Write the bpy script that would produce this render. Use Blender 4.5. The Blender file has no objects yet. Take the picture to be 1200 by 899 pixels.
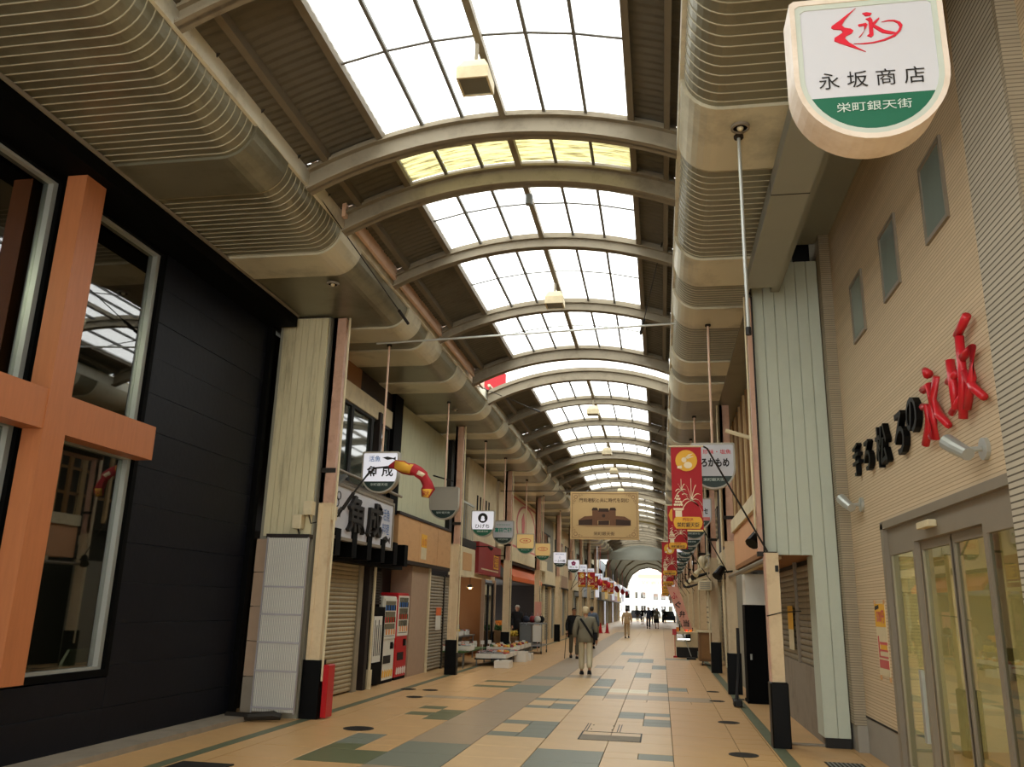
import bpy, bmesh, math, random
from mathutils import Matrix, Vector
R = random.Random(7)
sc = bpy.context.scene
# ---------------------------------------------------------------- camera
cd = bpy.data.cameras.new('camera'); cam = bpy.data.objects.new('camera', cd)
sc.collection.objects.link(cam); sc.camera = cam
cd.sensor_width = 36; cd.lens = 970 / 1200 * 36; cd.clip_start = 0.05; cd.clip_end = 500
def camera_basis(f=970., vx=775., vy=714., roll=1.5):
    r = math.radians(roll)
    d = Vector((vx - 600, -(vy - 449.5), -f)).normalized()
    u = Vector((math.sin(r), math.cos(r), 0)); u.z = -(u.x * d.x + u.y * d.y) / d.z; u.normalize()
    x = d.cross(u)
    return Matrix((x, d, u))
M4 = camera_basis().to_4x4(); M4.translation = (0, 0, 1.6); cam.matrix_world = M4
# ---------------------------------------------------------------- world, exposure
w = bpy.data.worlds.new('sky'); sc.world = w; w.use_nodes = True
bg = w.node_tree.nodes['Background']; bg.inputs[0].default_value = (0.985, 1.0, 0.96, 1); bg.inputs[1].default_value = 1.0
SKYLIGHT = 1.0
sc.view_settings.view_transform = 'Standard'; sc.view_settings.look = 'None'
sc.view_settings.gamma = 1; sc.view_settings.use_curve_mapping = False
sc.view_settings.exposure = 1.97
sc.cycles.max_bounces = 10; sc.cycles.diffuse_bounces = 5; sc.cycles.transparent_max_bounces = 16
sc.cycles.use_denoising = True; sc.cycles.sample_clamp_indirect = 6; sc.cycles.caustics_reflective = False
# sky portals over the skylight strip and the arcade mouths: they add no light of their own, they guide the sampling of the sky
def portal(name, loc, rot, sx, sy):
    l = bpy.data.lights.new(name, 'AREA'); l.shape = 'RECTANGLE'; l.size = sx; l.size_y = sy; l.cycles.is_portal = True
    o = bpy.data.objects.new(name, l); o.location = loc; o.rotation_euler = rot; sc.collection.objects.link(o)
# ---------------------------------------------------------------- materials
def lin(h):
    h = h.lstrip('#'); c = [int(h[i:i + 2], 16) / 255 for i in (0, 2, 4)]
    return tuple(((v / 12.92) if v <= .04045 else ((v + .055) / 1.055) ** 2.4) for v in c)
MATS = {}
def mat(name, color, rough=.6, metal=0, var=.12, scale=6., bump=0, spec=.4, emit=0, stretch=(1, 1, 1), dirt=None, dirt_amt=.5, dscale=2.):
    if name in MATS: return MATS[name]
    m = bpy.data.materials.new(name); m.use_nodes = True; nt = m.node_tree; b = nt.nodes['Principled BSDF']
    c = lin(color) if isinstance(color, str) else color
    tc = nt.nodes.new('ShaderNodeTexCoord'); mp = nt.nodes.new('ShaderNodeMapping'); mp.inputs['Scale'].default_value = stretch
    nt.links.new(tc.outputs['Object'], mp.inputs[0])
    n = nt.nodes.new('ShaderNodeTexNoise'); n.inputs['Scale'].default_value = scale; n.inputs['Detail'].default_value = 5
    nt.links.new(mp.outputs[0], n.inputs['Vector'])
    mx = nt.nodes.new('ShaderNodeMix'); mx.data_type = 'RGBA'
    mx.inputs[6].default_value = (*[v * (1 - var) for v in c], 1); mx.inputs[7].default_value = (*[min(1, v * (1 + var)) for v in c], 1)
    nt.links.new(n.outputs[0], mx.inputs[0]); out = mx.outputs[2]
    if dirt:
        n2 = nt.nodes.new('ShaderNodeTexNoise'); n2.inputs['Scale'].default_value = dscale; n2.inputs['Detail'].default_value = 8; n2.inputs['Roughness'].default_value = .7
        nt.links.new(mp.outputs[0], n2.inputs['Vector'])
        rp = nt.nodes.new('ShaderNodeValToRGB'); rp.color_ramp.elements[0].position = .5; rp.color_ramp.elements[1].position = .72
        nt.links.new(n2.outputs[0], rp.inputs[0])
        mu = nt.nodes.new('ShaderNodeMath'); mu.operation = 'MULTIPLY'; mu.inputs[1].default_value = dirt_amt; nt.links.new(rp.outputs[0], mu.inputs[0])
        m2 = nt.nodes.new('ShaderNodeMix'); m2.data_type = 'RGBA'; m2.inputs[7].default_value = (*lin(dirt), 1)
        nt.links.new(mu.outputs[0], m2.inputs[0]); nt.links.new(out, m2.inputs[6]); out = m2.outputs[2]
    nt.links.new(out, b.inputs['Base Color'])
    b.inputs['Roughness'].default_value = rough; b.inputs['Metallic'].default_value = metal; b.inputs['Specular IOR Level'].default_value = spec
    if emit:
        nt.links.new(out, b.inputs['Emission Color']); b.inputs['Emission Strength'].default_value = emit
    if bump:
        bp = nt.nodes.new('ShaderNodeBump'); bp.inputs['Strength'].default_value = bump; bp.inputs['Distance'].default_value = .01
        nt.links.new(n.outputs[0], bp.inputs['Height']); nt.links.new(bp.outputs[0], b.inputs['Normal'])
    MATS[name] = m; return m
def glass_mat(name, tint, mixf=.85, rough=.02):
    m = bpy.data.materials.new(name); m.use_nodes = True; nt = m.node_tree; nt.nodes.clear()
    o = nt.nodes.new('ShaderNodeOutputMaterial'); mx = nt.nodes.new('ShaderNodeMixShader'); t = nt.nodes.new('ShaderNodeBsdfTransparent')
    g = nt.nodes.new('ShaderNodeBsdfGlossy'); fr = nt.nodes.new('ShaderNodeFresnel'); fr.inputs[0].default_value = 1.5
    mm = nt.nodes.new('ShaderNodeMath'); mm.operation = 'ADD'; mm.inputs[1].default_value = 1 - mixf; mm.use_clamp = True
    t.inputs[0].default_value = (*lin(tint), 1); g.inputs['Roughness'].default_value = rough
    ge = nt.nodes.new('ShaderNodeNewGeometry'); iv = nt.nodes.new('ShaderNodeMath'); iv.operation = 'SUBTRACT'; iv.inputs[0].default_value = 1
    ml = nt.nodes.new('ShaderNodeMath'); ml.operation = 'MULTIPLY'; nt.links.new(ge.outputs['Backfacing'], iv.inputs[1])
    nt.links.new(fr.outputs[0], mm.inputs[0]); nt.links.new(mm.outputs[0], ml.inputs[0]); nt.links.new(iv.outputs[0], ml.inputs[1]); nt.links.new(ml.outputs[0], mx.inputs[0]); nt.links.new(t.outputs[0], mx.inputs[1]); nt.links.new(g.outputs[0], mx.inputs[2]); nt.links.new(mx.outputs[0], o.inputs[0])
    MATS[name] = m; return m
def pane_mat(name, tint, transp, dirty=None):
    m = bpy.data.materials.new(name); m.use_nodes = True; nt = m.node_tree; nt.nodes.clear()
    o = nt.nodes.new('ShaderNodeOutputMaterial'); mx = nt.nodes.new('ShaderNodeMixShader'); mx.inputs[0].default_value = transp
    tr = nt.nodes.new('ShaderNodeBsdfTranslucent'); t = nt.nodes.new('ShaderNodeBsdfTransparent')
    c = (*lin(tint), 1); tr.inputs[0].default_value = c; t.inputs[0].default_value = c
    if dirty:
        tc = nt.nodes.new('ShaderNodeTexCoord'); mp = nt.nodes.new('ShaderNodeMapping'); mp.inputs['Scale'].default_value = (.8, 7, 1)
        n = nt.nodes.new('ShaderNodeTexNoise'); n.inputs['Scale'].default_value = 3.5; n.inputs['Detail'].default_value = 9; n.inputs['Roughness'].default_value = .65
        rp = nt.nodes.new('ShaderNodeValToRGB'); rp.color_ramp.elements[0].position = .44; rp.color_ramp.elements[1].position = .68
        rp.color_ramp.elements[0].color = c; rp.color_ramp.elements[1].color = (*lin(dirty), 1)
        nt.links.new(tc.outputs['Object'], mp.inputs[0]); nt.links.new(mp.outputs[0], n.inputs['Vector']); nt.links.new(n.outputs[0], rp.inputs[0])
        nt.links.new(rp.outputs[0], tr.inputs[0]); nt.links.new(rp.outputs[0], t.inputs[0])
    nt.links.new(tr.outputs[0], mx.inputs[1]); nt.links.new(t.outputs[0], mx.inputs[2]); nt.links.new(mx.outputs[0], o.inputs[0])
    MATS[name] = m; return m
def stripe_mat(name, c1, c2, period, axis=2, rough=.7, duty=.25, bump=.6, warp=.0, spec=.3, axis2=None, period2=1):
    """fine horizontal courses too thin to model: colour lines plus relief"""
    m = bpy.data.materials.new(name); m.use_nodes = True; nt = m.node_tree; b = nt.nodes['Principled BSDF']
    tc = nt.nodes.new('ShaderNodeTexCoord'); sx = nt.nodes.new('ShaderNodeSeparateXYZ'); nt.links.new(tc.outputs['Object'], sx.inputs[0])
    def mth(op, a, bb):
        q = nt.nodes.new('ShaderNodeMath'); q.operation = op
        for i, v in enumerate((a, bb)):
            if hasattr(v, 'is_linked') or hasattr(v, 'links'): nt.links.new(v, q.inputs[i])
            else: q.inputs[i].default_value = v
        return q.outputs[0]
    z = mth('DIVIDE', sx.outputs[axis], period); fr = mth('FRACT', z, 0.); ln = mth('LESS_THAN', fr, duty)
    n = nt.nodes.new('ShaderNodeTexNoise'); n.inputs['Scale'].default_value = 9; nt.links.new(tc.outputs['Object'], n.inputs['Vector'])
    wn = nt.nodes.new('ShaderNodeTexWhiteNoise'); wn.noise_dimensions = '1D'; fl = mth('FLOOR', z, 0.); nt.links.new(fl, wn.inputs['W'])
    mx = nt.nodes.new('ShaderNodeMix'); mx.data_type = 'RGBA'; c = lin(c1); mx.inputs[6].default_value = (*[v * .88 for v in c], 1); mx.inputs[7].default_value = (*[v * 1.1 for v in c], 1)
    nz = mth('MULTIPLY', mth('ADD', n.outputs[0], wn.outputs[0]), .5); nt.links.new(nz, mx.inputs[0])
    m2 = nt.nodes.new('ShaderNodeMix'); m2.data_type = 'RGBA'; m2.inputs[7].default_value = (*lin(c2), 1)
    nt.links.new(mx.outputs[2], m2.inputs[6]); nt.links.new(ln, m2.inputs[0]); nt.links.new(m2.outputs[2], b.inputs['Base Color'])
    bp = nt.nodes.new('ShaderNodeBump'); bp.inputs['Strength'].default_value = bump; bp.inputs['Distance'].default_value = period * .3; bp.invert = True
    nt.links.new(ln, bp.inputs['Height']); nt.links.new(bp.outputs[0], b.inputs['Normal'])
    b.inputs['Roughness'].default_value = rough; b.inputs['Specular IOR Level'].default_value = spec
    MATS[name] = m; return m
mat('tile_beige', '#CFAE80', .38, var=.10, scale=3, dirt='#8E7655', dirt_amt=.25, dscale=1.3)
mat('tile_beige2', '#C49C6A', .4, var=.10, scale=3, dirt='#8E7655', dirt_amt=.25, dscale=1.3)
mat('tile_pale', '#DCCDA8', .35, var=.06, scale=4)
mat('tile_mauve', '#9F8B70', .4, var=.08, scale=4, dirt='#7d6a55', dirt_amt=.3)
mat('tile_green', '#5E6344', .42, var=.12, scale=5)
mat('tile_blue', '#75796A', .42, var=.10, scale=30)
mat('tile_line', '#60664F', .45, var=.12, scale=8)
mat('joint', '#4A3E30', .9)
mat('concrete', '#8B8070', .8, var=.15, scale=5, dirt='#5a5143', dirt_amt=.5)
mat('plinth', '#9A9488', .7, var=.08, scale=4)
mat('iron', '#2A251F', .6, metal=.3)
mat('black_wall', '#0B0D15', .5, var=.25, scale=14, bump=.2, spec=.22, dirt='#15171e', dirt_amt=.5)
mat('black', '#030303', .7, var=.2, spec=.08)
mat('black_gloss', '#030303', .45, spec=.15)
mat('dark', '#14110E', .6); mat('dark_brown', '#231812', .6, dirt='#120d0a')
mat('orange_wood', '#AB6A42', .42, var=.14, scale=5, stretch=(6, 6, .6), dirt='#955A38', dirt_amt=.3)
mat('alu', '#B9BCB6', .35, metal=.5, var=.05)
mat('alu_bronze', '#857B6B', .5, metal=.0, var=.05)
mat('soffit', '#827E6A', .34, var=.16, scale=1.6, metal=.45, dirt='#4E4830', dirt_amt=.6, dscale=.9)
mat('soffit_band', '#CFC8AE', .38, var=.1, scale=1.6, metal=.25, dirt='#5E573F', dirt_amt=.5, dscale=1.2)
mat('rib', '#B9B29A', .45, var=.2, metal=.2, dirt='#5a5238', dscale=3)
mat('fascia', '#E4E0CC', .5, var=.1, scale=3, dirt='#6d6750', dirt_amt=.5)
mat('pink_steel', '#D8B69C', .55, var=.1, scale=5, dirt='#a88268', dirt_amt=.4)
mat('arch_steel', '#857B67', .6, var=.15, scale=4, dirt='#5b4c3a', dirt_amt=.6, dscale=3)
mat('roof_dark', '#5C574B', .75, var=.15, scale=3, dirt='#3e3a30', dirt_amt=.6)
mat('purlin', '#6A604E', .7, var=.15)
mat('mullion', '#6B6A66', .6)
mat('column_cream', '#D8C29C', .5, var=.08, scale=3, dirt='#9b7350', dirt_amt=.35, dscale=4)
mat('column_pink', '#C9A189', .45, var=.1, scale=3, dirt='#7d5a48', dirt_amt=.45, dscale=4)
mat('cream_paint', '#CFC5A0', .6, var=.1, scale=3, stretch=(2.5, 2.5, .35), dirt='#6b5f48', dirt_amt=.6, dscale=1.6)
mat('cream', '#D6C8A4', .6, var=.1, dirt='#8d7c5b', dirt_amt=.4)
mat('stone', '#A68C74', .6, var=.12, scale=8)
mat('poly_white', '#E0DED2', .35, var=.05, scale=2)
mat('poly_line', '#A5A1A3', .5)
mat('shutter', '#A79878', .45, var=.08, scale=3, metal=.15, dirt='#6e6149', dirt_amt=.4)
mat('shutter_grey', '#8F8570', .5, var=.1, metal=.15, dirt='#564b3a', dirt_amt=.5)
mat('white_panel', '#BCC3B2', .5, var=.04, scale=2, dirt='#98a092', dirt_amt=.3)
mat('beam_grey', '#8F9084', .55, var=.06, scale=2)
mat('red_paint', '#B5121B', .35, var=.06); mat('red_sign', '#8E2A2C', .55, var=.08)
mat('red_cloth', '#A8232A', .75, var=.06); mat('yellow', '#E2AC3C', .7, var=.05); mat('cloth_cream', '#EAD9B8', .75, var=.04)
mat('red_letter', '#C8202C', .28, var=.04, spec=.5); mat('logo_red', '#CE1F33', .5, var=.02)
mat('ink', '#141210', .5, var=.1); mat('ink_brown', '#4A3020', .6); mat('ink_green', '#1F8A72', .5); mat('ink_blue', '#2E62A0', .5); mat('ink_magenta', '#B01F6A', .5)
mat('sign_white', '#C6C7CC', .4, var=.02); mat('sign_lit', '#DCDDE6', .4, var=.02, emit=.13); mat('sign_grey', '#A39E90', .35, var=.04)
mat('sign_gold', '#D9B878', .4, var=.03, emit=.08); mat('sign_green', '#1D6249', .4, var=.04); mat('sign_dkgreen', '#20342D', .4)
mat('sign_rim', '#A7A294', .4, metal=.2, dirt='#7a735f', dirt_amt=.3); mat('sign_rim_big', '#DCCFC0', .4, dirt='#A08050', dirt_amt=.45)
mat('sign_side', '#C8B590', .5, dirt='#A0743C', dirt_amt=.6, dscale=4); mat('sign_text_w', '#C9D6CC', .5); mat('sign_edge', '#BBC3B8', .4)
mat('wood_panel', '#CC9E6C', .6, var=.12, scale=2, stretch=(1, 1, 3), dirt='#7e5a30', dirt_amt=.35)
mat('wood_panel2', '#8F6238', .6, var=.15, scale=2)
mat('peach_panel', '#CF9C72', .6, var=.08, scale=2)
mat('green_wall', '#C2C1A0', .7, var=.1, scale=2, stretch=(3, 3, .5), dirt='#787a5c', dirt_amt=.4)
mat('grey_wall', '#8B887A', .7, var=.1); mat('batten', '#8A6438', .6, var=.2, scale=5); mat('batten_light', '#C9A978', .6, var=.2)
mat('orange_awning', '#D2642C', .6, var=.06); mat('banner_cloth', '#C6A672', .7, var=.1, scale=1.5); mat('banner_line', '#8a6a48', .7)
mat('print_brown', '#6E4A30', .7); mat('print_dark', '#3a2618', .7); mat('print_shadow', '#A5835a', .7)
mat('white_plastic', '#D8D6CC', .35, var=.03); mat('vend_white', '#D5D2C4', .35); mat('vend_window', '#5c5c50', .15, spec=.6)
mat('styro', '#DDD8CC', .7, var=.05); mat('steel', '#8C9092', .35, metal=.7, var=.08); mat('grey_plastic', '#6c7070', .5)
mat('skin', '#B98A6A', .55); mat('hair_grey', '#7A7268', .8); mat('hair_black', '#1c1714', .6)
mat('jacket_grey', '#78725F', .85, var=.1); mat('trousers_beige', '#C6BB9C', .85, var=.08); mat('cap_beige', '#CDBA94', .85)
mat('cloth_black', '#0b0b0d', .85); mat('cloth_navy', '#2a3040', .85); mat('cloth_blue', '#5b6878', .85); mat('cloth_khaki', '#5a5444', .85); mat('cloth_tan', '#B49A74', .85)
mat('cloth_white', '#CFCBC0', .85); mat('lamp_bulb', '#FFC070', .5, emit=7); mat('lamp_white', '#FFF4E0', .5, emit=3.0)
mat('green_leaf', '#3c5a2c', .6); mat('fruit_orange', '#D8842A', .5); mat('fruit_yellow', '#D8B84A', .5); mat('fish_silver', '#8f8d88', .3, metal=.3); mat('fish_red', '#B2483c', .4); mat('fish_dark', '#4a463f', .35)
mat('brown_box', '#7a5a38', .7); mat('arch_board', '#EBCDBE', .6); mat('far_white', '#E8E6E2', .6, var=.03); mat('far_pink', '#E0A08C', .6); mat('far_grey', '#9aa0a6', .6)
mat('mural_pink', '#C8706C', .6); mat('mural_cream', '#DECCA8', .6, var=.1)
mat('interior', '#3a352a', .8); mat('interior_floor', '#B09A72', .5)
stripe_mat('siding_beige', '#D0BB9A', '#A48E70', .034, duty=.2)
stripe_mat('siding_grey', '#B9B09C', '#5F5648', .044, duty=.26, bump=.9)
stripe_mat('siding_brown', '#A39780', '#7A6E5C', .03, duty=.25)
stripe_mat('diag_grille', '#8a8470', '#4a4638', .12, axis=2, duty=.3)
glass_mat('glass_window', '#A4AAA0', .86); glass_mat('glass_door', '#D5DCC8', .86); glass_mat('glass_small', '#50605a', .6)
pane_mat('vault_sheet', '#7E7A70', .0); pane_mat('pane_clear', '#FFFFFF', .72); pane_mat('pane_yellow', '#B5AB78', .5, dirty='#3A2C12')
mat('mirror_pane', '#39413b', .04, var=.05, spec=1.0); mat('frosted', '#7E8A82', .25, var=.06, spec=.6)
# ---------------------------------------------------------------- mesh helpers
class MB:
    def __init__(s, T=None): s.v = []; s.f = []; s.T = T; s.sm = False
    def add(s, vs, fs):
        b = len(s.v); s.v += [Vector(p) for p in vs]; s.f += [tuple(b + i for i in f) for f in fs]; return s
    def box(s, x0, x1, y0, y1, z0, z1):
        if x0 > x1: x0, x1 = x1, x0
        if y0 > y1: y0, y1 = y1, y0
        if z0 > z1: z0, z1 = z1, z0
        return s.add([(x0, y0, z0), (x1, y0, z0), (x1, y1, z0), (x0, y1, z0), (x0, y0, z1), (x1, y0, z1), (x1, y1, z1), (x0, y1, z1)],
                     [(3, 2, 1, 0), (4, 5, 6, 7), (0, 1, 5, 4), (1, 2, 6, 5), (2, 3, 7, 6), (3, 0, 4, 7)])
    def bbox(s, x0, x1, y0, y1, z0, z1, c=.004):
        """box with chamfered vertical edges and top"""
        pts = [(x0 + c, y0), (x1 - c, y0), (x1, y0 + c), (x1, y1 - c), (x1 - c, y1), (x0 + c, y1), (x0, y1 - c), (x0, y0 + c)]
        return s.loft([[(p[0], p[1], z0) for p in pts], [(p[0], p[1], z1 - c) for p in pts], [((p[0] - (x0 + x1) / 2) * (1 - 2 * c / max(.02, x1 - x0)) + (x0 + x1) / 2, (p[1] - (y0 + y1) / 2) * (1 - 2 * c / max(.02, y1 - y0)) + (y0 + y1) / 2, z1) for p in pts]])
    def loft(s, rings, cap=True):
        n = len(rings[0]); vs = [p for r in rings for p in r]; fs = []
        for k in range(len(rings) - 1):
            for i in range(n):
                j = (i + 1) % n; fs.append((k * n + i, k * n + j, (k + 1) * n + j, (k + 1) * n + i))
        if cap: fs.append(tuple(reversed(range(n)))); fs.append(tuple((len(rings) - 1) * n + i for i in range(n)))
        return s.add(vs, fs)
    def tube(s, pts, r, n=8, cap=True):
        pts = [Vector(p) for p in pts]; rr = r if isinstance(r, (list, tuple)) else [r] * len(pts); rings = []
        for i, p in enumerate(pts):
            t = (pts[min(i + 1, len(pts) - 1)] - pts[max(i - 1, 0)]).normalized()
            a = Vector((0, 0, 1)) if abs(t.z) < .9 else Vector((1, 0, 0)); u = t.cross(a).normalized(); v = t.cross(u)
            rings.append([p + (u * math.cos(2 * math.pi * k / n) + v * math.sin(2 * math.pi * k / n)) * rr[i] for k in range(n)])
        return s.loft(rings, cap)
    def prism(s, poly, n0, n1, F=None):
        """poly in (u,v), extruded n0..n1; F maps (u,v,n) to a point"""
        F = F or (lambda u, v, n: (u, n, v)); k = len(poly)
        vs = [F(p[0], p[1], n0) for p in poly] + [F(p[0], p[1], n1) for p in poly]
        fs = [tuple(range(k)), tuple(reversed(range(k, 2 * k)))] + [(i, i + k, (i + 1) % k + k, (i + 1) % k) for i in range(k)]
        return s.add(vs, fs)
    def ring(s, out, inn, n0, n1, F=None):
        F = F or (lambda u, v, n: (u, n, v)); k = len(out)
        vs = [F(*p, n0) for p in out] + [F(*p, n0) for p in inn] + [F(*p, n1) for p in out] + [F(*p, n1) for p in inn]; fs = []
        for i in range(k):
            j = (i + 1) % k
            fs += [(i, j, k + j, k + i), (2 * k + i, 3 * k + i, 3 * k + j, 2 * k + j), (i, 2 * k + i, 2 * k + j, j), (k + i, k + j, 3 * k + j, 3 * k + i)]
        return s.add(vs, fs)
    def ball(s, c, r, n=10, m=7):
        r = r if isinstance(r, (tuple, list)) else (r, r, r); rings = []
        for i in range(1, m):
            a = math.pi * i / m; rings.append([(c[0] + r[0] * math.sin(a) * math.cos(2 * math.pi * k / n), c[1] + r[1] * math.sin(a) * math.sin(2 * math.pi * k / n), c[2] - r[2] * math.cos(a)) for k in range(n)])
        return s.loft(rings)
    def build(s, name, m, parent=None, smooth=False, origin=None):
        me = bpy.data.meshes.new(name); vs = s.v
        if s.T is not None: vs = [s.T @ p for p in vs]
        o = bpy.data.objects.new(name, me)
        if parent is not None:
            r = parent
            while r.parent: r = r.parent
            off = r.location.copy(); vs = [p - off for p in vs]; o.parent = parent
        elif origin is not None:
            off = Vector(origin); vs = [p - off for p in vs]; o.location = off
        elif vs:
            off = Vector((sum(p.x for p in vs) / len(vs), sum(p.y for p in vs) / len(vs), min(p.z for p in vs))); vs = [p - off for p in vs]; o.location = off
        me.from_pydata(vs, [], s.f)
        bm = bmesh.new(); bm.from_mesh(me); bmesh.ops.recalc_face_normals(bm, faces=bm.faces); bm.to_mesh(me); bm.free()
        me.materials.append(MATS[m] if isinstance(m, str) else m)
        if smooth:
            me.shade_smooth() if hasattr(me, 'shade_smooth') else None
        sc.collection.objects.link(o); return o
def box(name, m, parent, *a, **k): return MB().box(*a).build(name, m, parent, **k)
def empty(name, loc, label=None, cat=None, group=None, kind=None):
    o = bpy.data.objects.new(name, None); o.location = loc; o.empty_display_size = .1; sc.collection.objects.link(o); return tag(o, label, cat, group, kind)
def tag(o, label=None, cat=None, group=None, kind=None):
    for k, v in (('label', label), ('category', cat), ('group', group), ('kind', kind)):
        if v: o[k] = v
    return o
KIDS = {}
def copy_tree(o, off, parent=None):
    c = o.copy(); sc.collection.objects.link(c)
    if parent is None: c.location = Vector(o.location) + Vector(off)
    else: c.parent = parent
    for ch in o.children: copy_tree(ch, off, c)
    return c
_tc = {}
def text_mesh(s, bold=0, ext=0.):
    key = (s, bold, ext)
    if key in _tc: return _tc[key]
    cu = bpy.data.curves.new('t', 'FONT'); cu.body = s; cu.size = 1; cu.offset = bold; cu.resolution_u = 3; cu.extrude = ext; cu.fill_mode = 'BOTH' if ext else 'FRONT'
    ob = bpy.data.objects.new('t', cu); sc.collection.objects.link(ob); dg = bpy.context.evaluated_depsgraph_get()
    me = bpy.data.meshes.new_from_object(ob.evaluated_get(dg)); vs = [v.co.copy() for v in me.vertices]; fs = [tuple(p.vertices) for p in me.polygons]
    bpy.data.objects.remove(ob); bpy.data.curves.remove(cu); bpy.data.meshes.remove(me)
    x0 = min(v.x for v in vs); x1 = max(v.x for v in vs); y0 = min(v.y for v in vs); y1 = max(v.y for v in vs)
    _tc[key] = ([((v.x - x0) / (x1 - x0), (v.y - y0) / (y1 - y0), v.z) for v in vs], fs); return _tc[key]
def text(mb, s, u0, v0, wd, ht, n, F, bold=0., ext=0., shear=0):
    vs, fs = text_mesh(s, bold, 1. if ext else 0.)
    mb.add([F(u0 + wd * a + shear * b * ht, v0 + ht * b, n + ext * c) for a, b, c in vs], fs)
def FY(x, y, z, sgn=1):           # a face looking at -y (towards the camera): u = +x, v = +z, n = towards the viewer
    return lambda u, v, n: (x + u, y - n, z + v)
def FL(x, y, z): return lambda u, v, n: (x + n, y + u, z + v)      # left-hand walls, looking at +x
def FR(x, y, z): return lambda u, v, n: (x - n, y - u, z + v)      # right-hand walls, looking at -x
# ================================================================ FLOOR
fl = box('floor', 'joint', None, -7.5, 5.5, -8, 134, -.25, -.012, origin=(0, 0, 0)); tag(fl, kind='structure')
G = .39; X0 = -4.58; Y0 = 10.33 - G * 12        # grid anchored on the joints seen in the photograph
cells = {}
def paint(x0, x1, y0, y1, c):
    for i in range(round((x0 - X0) / G), round((x1 - X0) / G)):
        for j in range(round((y0 - Y0) / G), round((y1 - Y0) / G)): cells[i, j] = c
NX = 15
for x0, x1, y0, y1, c in [(-3.02, -2.24, 5.6, 60, 'mauve'), (-3.8, -3.02, 8.7, 9.5, 'green'), (-3.02, -2.24, 8.77, 10.33, 'blue'), (-3.8, -3.41, 9.94, 10.72, 'blue'), (-3.8, -3.41, 9.55, 9.94, 'green'),
        (-3.8, -3.02, 12.67, 13.06, 'green'), (-3.41, -3.02, 13.06, 13.45, 'green'), (-3.41, -3.02, 12.4, 12.9, 'green'), (-3.8, -3.41, 13.45, 13.84, 'green'),
        (-4.19, -3.02, 15.01, 15.4, 'mauve'), (-2.24, -1.46, 11.11, 11.5, 'blue'), (-1.85, -1.46, 11.11, 12.67, 'blue'), (-2.24, -1.85, 12.28, 12.67, 'blue'),
        (-2.24, -1.46, 14.23, 14.62, 'blue'), (-1.85, -1.46, 14.62, 15.01, 'blue'), (-2.24, -1.46, 15.4, 15.79, 'blue'), (-3.8, -3.02, 17.35, 17.9, 'green'), (-3.8, -3.02, 18.52, 18.91, 'green'),
        (-3.02, -2.24, 16.57, 18.13, 'blue'), (-3.02, -2.24, 19.69, 20.47, 'blue'), (-1.46, -.68, 8.9, 10.33, 'blue'), (-.29, .1, 9.94, 10.33, 'blue'), (-.68, .1, 13.84, 14.23, 'blue'), (-.68, -.29, 13.45, 13.84, 'blue'), (-.29, .1, 12.67, 13.45, 'blue'),
        (-1.07, -.29, 17.35, 18.13, 'pale'), (-1.46, -1.07, 16.57, 18.13, 'blue'), (-1.46, -1.07, 18.52, 20.47, 'blue'), (-.29, .1, 17.74, 19.69, 'blue'), (.1, .49, 18.13, 18.91, 'blue'), (-1.07, .88, 16.18, 16.96, 'mauve'),
        (-.68, -.29, 21.2, 22.8, 'blue'), (-.29, .1, 24.5, 26, 'blue'), (-2.24, -1.46, 20.5, 21.3, 'mauve'), (-1.07, -.29, 27, 29, 'blue'), (-1.85, -1.07, 24, 25, 'mauve'), (-1.46, -.68, 31, 33, 'blue'), (.1, .88, 29, 30, 'blue'),
        (-2.24, -1.46, 5.9, 7.2, 'blue'), (-.68, .1, 6.8, 7.6, 'green')]:
    paint(x0, x1, y0, y1, c)
tile_mesh = {}
def tile(nm, m, x0, x1, y0, y1, g=.0035):
    dx, dy = round(x1 - x0, 2), round(y1 - y0, 2); key = (m, dx, dy)
    if key not in tile_mesh:
        tile_mesh[key] = MB().bbox(g, dx - g, g, dy - g, -.011, 0, .003).build('tile_mesh', m, None, origin=(0, 0, 0)); o = tile_mesh[key]; me = o.data; bpy.data.objects.remove(o); tile_mesh[key] = me
    o = bpy.data.objects.new(nm, tile_mesh[key]); o.location = (x0, y0, R.uniform(-.0012, 0)); o.parent = fl; sc.collection.objects.link(o); return o
used = set(); ntile = 0; rest = {}
for j in range(0, 181):
    y = Y0 + G * j
    for i in range(NX):
        if (i, j) in used: continue
        c = cells.get((i, j), 'beige'); x = X0 + G * i
        big = (i % 2 == 0) and i + 1 < NX and all(cells.get((i + a, j + b), 'beige') == c for a in (0, 1) for b in (0, 1)) and all((i + a, j + b) not in used for a in (0, 1) for b in (0, 1))
        nw = 2 if big else 1
        for a in range(nw):
            for b in range(nw): used.add((i + a, j + b))
        mn = 'tile_' + c
        if c == 'beige' and (x > .05 or x < -3.1): mn = 'tile_beige2'
        if y > 4 and ntile < 296 and y < 24: tile('tile', mn, x, x + G * nw, y, y + G * nw); ntile += 1
        else: rest.setdefault(mn, MB()).box(x + .003, x + G * nw - .003, y + .003, y + G * nw - .003, -.011, -.0005)
def sheet(mn, x0, x1, y0, y1, dx, dy):
    b = rest.setdefault(mn, MB()); x = x0
    while x < x1 - .01:
        y = y0
        while y < y1 - .01: b.box(x + .003, min(x + dx, x1) - .003, y + .003, min(y + dy, y1) - .003, -.011, -.0005); y += dy
        x += dx
sheet('tile_line', -4.97, -4.82, -8, 76, .15, .6); sheet('tile_line', 1.3, 1.45, -8, 76, .15, .6); sheet('tile_beige2', -4.82, -4.58, -8, 76, .24, .78)
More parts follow.
